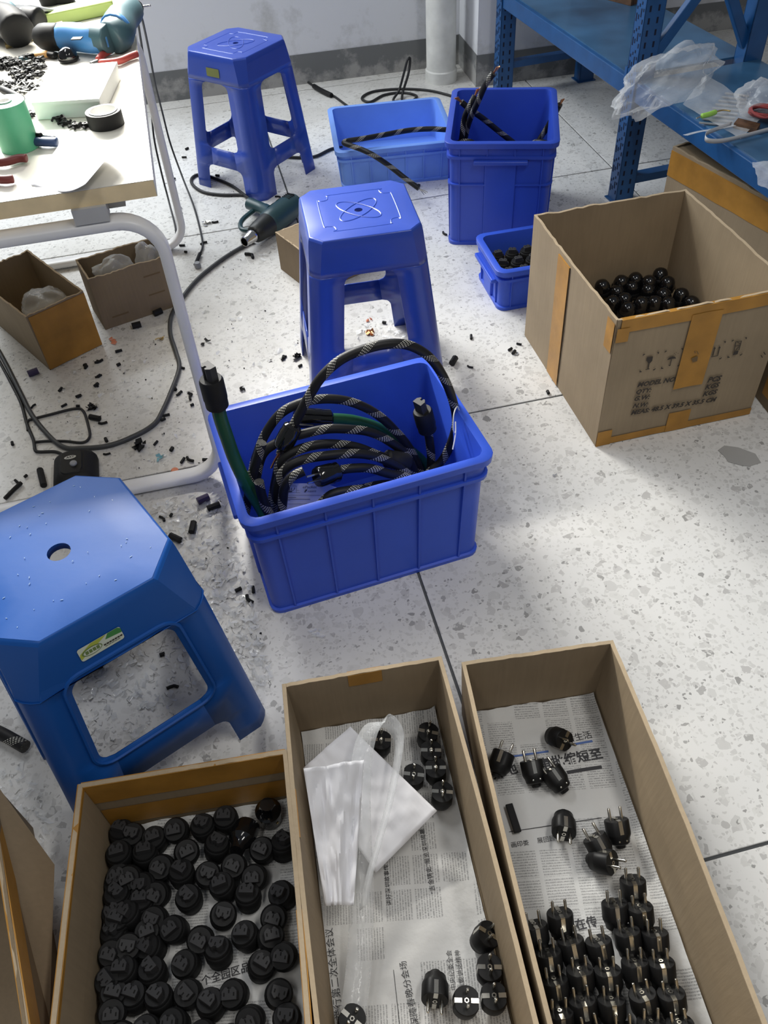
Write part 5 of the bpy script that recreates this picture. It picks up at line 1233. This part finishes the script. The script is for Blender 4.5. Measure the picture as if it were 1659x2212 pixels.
# wooden crate on the far shelf
t = thing('wooden_box', 'reddish brown wooden box on the far rack shelf at the top edge', 'box', at(1300, 0, SZ1), 0)
P = [at(1235, -20, SZ1 + .0045), at(1362, 13, SZ1 + .0045)]; d = (P[1] - P[0]); d.z = 0; n_ = Vector((-d.y, d.x, 0)).normalized()
if n_.y < 0: n_ = -n_
for k in range(3):
    z = SZ1 + .0045 + k * .045
    obj('plank', M().add([P[0] + n_ * b + Vector((0, 0, k * .045 + h)) if a == 0 else P[1] + n_ * b + Vector((0, 0, k * .045 + h)) for h in (0, .042) for b in (0, .012) for a in (0, 1)], [(0, 2, 3, 1), (4, 5, 7, 6), (0, 1, 5, 4), (2, 6, 7, 3), (0, 4, 6, 2), (1, 3, 7, 5)]), MT['wood'], t, world=True, smooth=0)
    obj('plank', M().add([P[0] + n_ * (b + .20) + Vector((0, 0, k * .045 + h)) if a == 0 else P[1] + n_ * (b + .20) + Vector((0, 0, k * .045 + h)) for h in (0, .042) for b in (0, .012) for a in (0, 1)], [(0, 2, 3, 1), (4, 5, 7, 6), (0, 1, 5, 4), (2, 6, 7, 3), (0, 4, 6, 2), (1, 3, 7, 5)]), MT['wood'], t, world=True, smooth=0)
    dn = d.normalized()
    obj('plank', M().add([P[1] - dn * a + n_ * b + Vector((0, 0, k * .045 + h)) for h in (0, .042) for b in (.013, .199) for a in (0, .012)], [(0, 2, 3, 1), (4, 5, 7, 6), (0, 1, 5, 4), (2, 6, 7, 3), (0, 4, 6, 2), (1, 3, 7, 5)]), MT['wood'], t, world=True, smooth=0)

# ---- things on the near shelf
SH = SZ1 + .0045
c = (at(1335, 215, SH + .03) + at(1530, 150, SH + .03)) / 2; dv = at(1530, 150, SH + .03) - at(1335, 215, SH + .03)
bg1 = bagblob('plastic_bag', 'large crumpled clear bag hanging over the corner of the near shelf', c + Vector((0, 0, .012)), .180, .080, .068, atan2(dv.y, dv.x), 11, MT['film_b'], .40, 64, SH, tilt=-.16, edge=True)
bg2 = bagblob('plastic_bag', 'crumpled clear bag round a coil of red wire on the near shelf', at(1650, 215, SH + .035), .085, .06, .05, .3, 21, MT['film'], .30, 44, SH)
t = thing('wire_coil', 'coil of thin red wire inside the clear bag on the near shelf', 'wire', at(1655, 230, SH + .02), 0)
for k in range(16):
    q = at(1652, 240, SH + .008 + .0028 * k); obj('wire_turn', M().tube([q + Vector(((.040 - .002 * (k % 4)) * cos(a), (.034 + .002 * (k % 3)) * sin(a), .004 * sin(2 * a + k))) for a in [2 * pi * i / 28 for i in range(28)]], .0028, 6, closed=True), MT['pink'], t, world=True)
m = patch(at(1475, 225, SH + .010), at(1600, 300, SH + .006), at(1655, 245, SH + .010), at(1525, 160, SH + .014), 22, 22, lambda u, v: .004 * noise.noise(Vector((u * 5, v * 5, 1))))
tag(obj('clear_pouch', m, MT['film'], smooth=60), 'flat clear pouch of grey strips on the near shelf', 'pouch')
for i in range(9):
    a, b = at(1510 + i * 7, 266 - i * 8, SH + .002), at(1578 + i * 5, 272 - i * 8, SH + .002); dd = (b - a).normalized(); n_ = Vector((-dd.y, dd.x, 0)) * .004; m = M()
    m.add([a - n_, b - n_, b + n_, a + n_] + [x + Vector((0, 0, .0025)) for x in (a - n_, b - n_, b + n_, a + n_)], [(3, 2, 1, 0), (4, 5, 6, 7), (0, 1, 5, 4), (1, 2, 6, 5), (2, 3, 7, 6), (3, 0, 4, 7)])
    tag(obj('grey_strip', m, MT['grey'], smooth=0), 'thin grey strip in the flat clear pouch, %s from its front edge' % ordn[i], 'strip', 'grey strips in the pouch')
t = thing('wire_terminal', 'lime green terminal with a gold wire on the flat clear pouch', 'connector', at(1530, 247, SH + .016), 0)
bar('sleeve', t, [at(1515, 251, SH + .018), at(1532, 247, SH + .019), at(1546, 242, SH + .018)], .007, 'lgreen'); bar('wire', t, [at(1546, 242, SH + .018), at(1562, 238, SH + .02), at(1578, 240, SH + .018)], .002, 'brass'); bar('pin', t, [at(1515, 251, SH + .018), at(1504, 256, SH + .016)], .002, 'metal')
def ribbon(name, label, px_, hw, mt, cat, wdir):
    P = spline([at(u, v, z) for u, v, z in px_], 5); rows = []
    for i, p in enumerate(P):
        t_ = (P[min(i + 1, len(P) - 1)] - P[max(i - 1, 0)]).normalized(); w_ = Vector(wdir); w_ = (w_ - t_ * w_.dot(t_)).normalized() * hw; rows.append([p - w_, p + w_])
    return tag(obj(name, M().rings(rows, close=False), MT[mt], smooth=60, solid=.0006), label, cat)
ribbon('zip_strip', 'pale ribbon looped on the near shelf in front of the pouch', [(1580, 268, SH + .012), (1545, 280, SH + .016), (1525, 290, SH + .02), (1528, 303, SH + .016), (1560, 304, SH + .010), (1610, 293, SH + .010), (1659, 280, SH + .010), (1700, 270, SH + .01)], .006, 'greylite', 'strip', (0, 0, 1))
ribbon('zip_strip', 'straight milky strip sticking out over the near shelf beam', [(1480, 292, SH + .014), (1510, 284, SH + .013), (1560, 276, SH + .014), (1586, 270, SH + .014)], .008, 'film_w', 'strip', (.3, -.9, .2))
q = [at(1583, 277, SH), at(1632, 290, SH), at(1640, 278, SH), at(1592, 266, SH)]
tag(obj('wood_offcut', M().add([p + Vector((0, 0, .001)) for p in q] + [p + Vector((0, 0, .014)) for p in q], [(3, 2, 1, 0), (4, 5, 6, 7), (0, 1, 5, 4), (1, 2, 6, 5), (2, 3, 7, 6), (3, 0, 4, 7)]), MT['wood'], smooth=0), 'small brown offcut under the bag of red wire', 'offcut')
m = patch(at(1640, 400, SH + .002), at(1720, 440, SH + .002), at(1740, 340, SH + .02), at(1625, 350, SH + .004), 14, 14, lambda u, v: .01 * noise.noise(Vector((u * 4, v * 4, 6))))
tag(obj('film_sheet', m, MT['film_w'], smooth=60), 'milky film sheet at the right edge on the near shelf', 'film')

# ================================================================== LITTER
def tubelet(L, r, bend=0):
    return mesh('offcut', M().tube([(-L / 2, 0, r), (-L / 6, bend * .3, r), (L / 6, bend * .3, r), (L / 2, -bend, r)], r, 8), MT['blk_m'])
protos = [tubelet(.014, .0042), tubelet(.018, .0036), tubelet(.011, .0046), tubelet(.022, .0034, .004)]
def off(name, label, cat, u, v, me, rz, group=None, z=.0005, sc=1.0):
    p = at(u, v, .003); o = bpy.data.objects.new(name, me); COL.objects.link(o); o.location = (p.x, p.y, z); o.rotation_euler = (0, 0, rz); o.scale = (sc, sc, sc)
    return tag(o, label, cat, group)
k1 = 2.9625; kA = 2.592; kB = 2.37
bits = [(x / k1, 720 + y / k1) for x, y in ((632, 180), (548, 213), (760, 203), (632, 275), (620, 335), (385, 360), (505, 405), (212, 465), (680, 685), (997, 703), (1100, 745), (685, 772), (1045, 553), (1065, 525), (1230, 460), (1148, 385), (1122, 358), (1165, 222), (1118, 330), (1215, 810), (1312, 810), (1170, 815), (1095, 1165), (1040, 1185), (80, 707), (108, 950), (165, 915), (660, 575), (925, 930), (410, 462), (500, 468), (1218, 412), (1298, 362))]
bits += [(x / kA, 400 + y / kA) for x, y in ((1020, 338), (1040, 375), (1140, 325), (1300, 378), (665, 930), (480, 1015), (555, 988), (540, 1120), (340, 1145), (980, 1143), (1005, 1165), (1065, 1170), (1020, 1022), (1588, 967), (60, 308), (225, 287), (742, 220), (325, 222), (1205, 207), (1010, 125), (440, 1180), (555, 1070))]
bits += [(560 + x / kB, 360 + y / kB) for x, y in ((1080, 1025), (1285, 937), (1085, 873), (1478, 1157), (125, 980), (210, 1020), (1330, 908), (640, 800))]
bits += [(x / kA, 1000 + y / kA) for x, y in ((965, 1255), (1335, 712), (1418, 710), (910, 1075), (1395, 765))]
bits += [(404, 322), (398, 340), (650, 338), (600, 425), (470, 380), (375, 388), (905, 400), (960, 505), (1110, 762), (1240, 640)]
for i, (u, v) in enumerate(bits):
    off('tube_offcut', 'short black tube offcut lying on the littered floor', 'offcut', u, v, protos[i % 4], rnd.uniform(0, 6.2), 'black tube offcuts on the floor', sc=rnd.uniform(.75, 1.1))
bigm = [tubelet(.030, .0075), tubelet(.026, .009), tubelet(.038, .005, .012)]
big = [((1370, 1118), k1, 0, 'fat black tube offcut right of the bench foot', 0), ((1235, 1250), k1, 0, 'fat black tube offcut between the front stool and the blue crate', 0), ((610, 550), k1, 0, 'fat black tube offcut inside the cord loop at its right', 0)]
for (x, y), k, mi, lab, _ in big: off('tube_offcut', lab, 'offcut', x / k, 720 + y / k, bigm[mi], rnd.uniform(0, 3))
off('tube_offcut', 'fat black tube offcut right of the middle stool', 'offcut', 560 + 995 / kB, 360 + 1003 / kB, bigm[1], 1.1)
off('tube_offcut', 'bent black tube offcut in front of the heat gun nozzle', 'offcut', 540, 552, bigm[2], -.5)
off('tube_offcut', 'long black tube offcut under the edge of the front stool', 'offcut', 380, 1165, bigm[0], -.6)
off('tube_offcut', 'dark tube offcut in front of the right carton under the bench', 'offcut', 296, 706, bigm[1], .3); off('tube_offcut', 'dark tube offcut at the corner of the right carton under the bench', 'offcut', 342, 678, bigm[1], .6)
off('tube_offcut', 'black tube seen through the opening of the front stool', 'offcut', 195, 1445, tubelet(.05, .012), .35)
pm = mesh('offcut', M().tube([(-.014, 0, .009), (.014, 0, .009)], .009, 10), MT['purple'])
off('purple_offcut', 'dark purple tube offcut near the left carton under the bench', 'offcut', 73, 808, pm, .5); off('purple_offcut', 'dark purple tube offcut beside the white bench foot', 'offcut', 440, 1082, pm, .5)
rg = mesh('washer', M().lathe([(.005, 0), (.0085, 0), (.0085, .002), (.005, .002), (.005, 0)], 16, caps=False), MT['grey'])
off('washer', 'grey washer on the floor beside the printed carton', 'washer', 560 + 1312 / kB, 360 + 955 / kB, rg, 0); off('washer', 'grey washer on the floor near the far stool', 'washer', 375, 388, rg, 0)
def shard(n, size, seed, mt, h=.006):
    m = M(); r_ = random.Random(seed)
    for i in range(n):
        c = Vector((r_.uniform(-size, size), r_.uniform(-size, size), .002)); a = r_.uniform(0, 6); l, w_ = r_.uniform(.3, 1) * size, r_.uniform(.2, .6) * size
        d = Vector((cos(a), sin(a), 0)); e = Vector((-sin(a), cos(a), 0))
        m.add([c - d * l - e * w_, c + d * l - e * w_ * .6 + Vector((0, 0, r_.uniform(0, h))), c + d * l * .7 + e * w_ + Vector((0, 0, r_.uniform(0, h))), c - d * l * .8 + e * w_ * .8 + Vector((0, 0, r_.uniform(0, h)))], [(0, 1, 2, 3)])
    return mesh('scrap', m, mt, 0)
singles = [('orange_scrap', 'orange plastic scrap in front of the right carton under the bench', 250, 733, shard(5, .014, 1, MT['orange_s'])), ('orange_sleeve', 'small orange sleeve by the bench foot', 380, 1024, mesh('cap', M().lathe([(.006, 0), (.010, .002), (.009, .016), (.007, .018)], 14), MT['orange_s'])),
           ('film_scrap', 'blue tinted film scrap on the floor near the bench foot', 350, 991, shard(4, .012, 2, MT['cyan'])), ('black_clip', 'broken black clip on the floor left of the bench foot', 303, 965, shard(8, .014, 3, MT['blk_m'], .014)),
           ('white_scrap', 'white strip scrap beside the thick grey cord', 222, 948, shard(3, .010, 4, MT['white'])), ('foil_scrap', 'crumpled dark foil strip near the heat gun', 447, 482, shard(6, .012, 5, MT['metal'])), ('copper_scrap', 'pile of copper strands under the middle stool', 800, 718, shard(14, .010, 6, MT['copper'])),
           ('pink_scrap', 'small orange pink chip under the middle stool', 797, 690, shard(3, .008, 7, MT['orange_s'])), ('wire_stripping', 'black shred bunch near the cord loop', 200, 878, shard(10, .012, 8, MT['blk_m'], .012)), ('black_lump', 'black crushed fitting left of the middle stool', 638, 772, shard(8, .010, 9, MT['blk_m'], .012)),
           ('black_lump', 'black crushed fitting at the left of the floor under the bench', 182, 495, shard(6, .010, 10, MT['blk_m'], .012)), ('grey_patch', 'grey flattened film on the floor at the right', 1600, 985, mesh('stain_film', M().prism([(-.045, -.010), (-.022, -.030), (.018, -.026), (.046, -.012), (.050, .012), (.028, .022), (.014, .034), (-.016, .026), (-.030, .018)], .0004, .0010), mat('grey_film', (.40, .395, .38), .5), 0)), ('stone_chip', 'dark leaf shaped scrap on the floor right of the blue crate', 1197, 1028, shard(2, .009, 12, MT['grey'], .001)),
           ('cable_stub', 'black cable stub lying left of the foot switch', 92, 1035, mesh('stub', M().tube([(-.03, -.006, .008), (.03, .006, .008)], .008, 8), MT['blk_m'])), ('cable_stub', 'frayed black stub at the far left behind the front stool', 30, 1065, mesh('stub', M().tube([(-.02, .015, .006), (.01, 0, .006), (.03, -.012, .006)], .005, 8), MT['blk_m'])),
           ('film_scrap', 'small clear film scrap in front of the blue crate', 685, 1368, shard(6, .010, 13, MT['scrapf'])), ('black_scrap', 'black folded scrap behind the blue crate', 527, 838, shard(5, .010, 14, MT['blk_m'])), ('black_scrap', 'black curl of plastic left of the middle stool', 447, 741, shard(4, .011, 15, MT['blk_m'])),
           ('copper_scrap', 'orange scrap and foil beside the white bench leg', 345, 730, shard(5, .009, 16, MT['tan']))]
for nm, lab, u, v, me in singles: off(nm, lab, 'scrap', u, v, me, 1.75 if 'left of the foot switch' in lab else rnd.uniform(0, 3))
# loose fine litter nobody could count
def inpoly(q, P):
    x, y = q; c = False
    for i in range(len(P)):
        (x1, y1), (x2, y2) = P[i - 1], P[i]
        if (y1 > y) != (y2 > y) and x < (x2 - x1) * (y - y1) / (y2 - y1) + x1: c = not c
    return c
def scatter(P, n, seed):
    r_ = random.Random(seed); xs = [p[0] for p in P]; ys = [p[1] for p in P]; out = []
    while len(out) < n:
        q = (r_.uniform(min(xs), max(xs)), r_.uniform(min(ys), max(ys)))
        if inpoly(q, P): out.append(q)
    return out
Z1 = [(330, 1085), (470, 1060), (520, 1180), (560, 1350), (590, 1480), (470, 1500), (420, 1300), (340, 1120)]
Z2 = [(420, 590), (620, 520), (650, 780), (440, 860), (380, 700)]
Z3 = [(60, 1450), (180, 1360), (380, 1340), (430, 1480), (330, 1600), (200, 1620)]
Z4 = [(20, 760), (220, 760), (400, 680), (450, 1000), (300, 1020), (60, 1000)]
Z5 = [(760, 690), (900, 700), (900, 760), (740, 760)]
Z6 = [(0, 1650), (60, 1640), (140, 1860), (100, 1860), (0, 1740)]
def litter(name, label, zones, mt, szr, seed, h=.004):
    m = M(); r_ = random.Random(seed)
    for P, n in zones:
        for u, v in scatter(P, n, seed + n):
            c = at(u, v, .0015); a = r_.uniform(0, 6); l = r_.uniform(*szr); w_ = l * r_.uniform(.2, .8); d = Vector((cos(a), sin(a), 0)); e = Vector((-sin(a), cos(a), 0))
            m.add([c - d * l - e * w_, c + d * l - e * w_ * .6 + Vector((0, 0, r_.uniform(0, h))), c + d * l * .7 + e * w_ + Vector((0, 0, r_.uniform(0, h))), c - d * l * .8 + e * w_ * .8 + Vector((0, 0, r_.uniform(0, h)))], [(0, 1, 2, 3)])
    return tag(obj(name, m, mt, smooth=0, kind='stuff'), label, 'litter')
litter('film_shreds', 'shreds of clear film strewn between the front stool and the blue crate', [(Z1, 300), (Z2, 40), (Z3, 110), (Z5, 34), (Z6, 34), (Z4, 24)], MT['scrapf'], (.003, .012), 3, .009)
litter('white_shreds', 'tiny white paper shreds strewn over the littered floor', [(Z1, 170), (Z3, 70), (Z4, 40), (Z2, 16), (Z6, 20)], MT['white'], (.0015, .006), 5)
litter('dark_crumbs', 'tiny dark crumbs strewn under the bench and round the stools', [(Z4, 80), (Z2, 50), (Z1, 30), ([(350, 300), (560, 300), (560, 500), (380, 560)], 30)], MT['blk_m'], (.0012, .003), 7)
m = M(); r_ = random.Random(9)
for P, n in ((Z1, 150), (Z3, 110)):
    for u, v in scatter(P, n, 77 + n):
        c = at(u, v, .0012); a = r_.uniform(0, 6); l = r_.uniform(.008, .022); b_ = r_.uniform(-.8, .8)
        m.tube([c, c + Vector((cos(a), sin(a), .1)) * l * .5, c + Vector((cos(a + b_), sin(a + b_), .05)) * l], .0003, 3)
tag(obj('hair_strands', m, MT['blk_m'], kind='stuff'), 'fine black strands scattered by the front stool', 'litter')

# every small offcut is named by the thing it lies nearest to
marks = [('the heat gun', (-.30, 2.60)), ('the foot switch', tuple(fs.location[:2])), ('the far stool', tuple(stA.location[:2])), ('the middle stool', tuple(stB.location[:2])), ('the front stool', tuple(stC.location[:2])), ('the big blue crate', tuple(CM.location[:2])), ('the printed carton', (BC.location.x, BC.location.y)), ('the left carton under the bench', tuple(u1.location[:2])), ('the right carton under the bench', tuple(u2.location[:2])), ('the white bench foot', (-.39, 1.42)), ('the small blue crate', tuple(CK.location[:2])), ('the tall blue crate', tuple(CT.location[:2])), ('the low pale blue crate', tuple(CS.location[:2]))]
offs = [o for o in COL.objects if o.name.startswith('tube_offcut') and o.get('group')]
best = {}
for nm, (x, y) in marks:
    for r, o in enumerate(sorted(offs, key=lambda o: (o.location.x - x) ** 2 + (o.location.y - y) ** 2)):
        if r < best.get(o.name, (99, ''))[0]: best[o.name] = (r, nm)
for o in offs:
    r, nm = best[o.name]
    if r < 20: o['label'] = 'short black tube offcut, %s nearest to %s' % (ORD[r] if r else 'the one', nm)
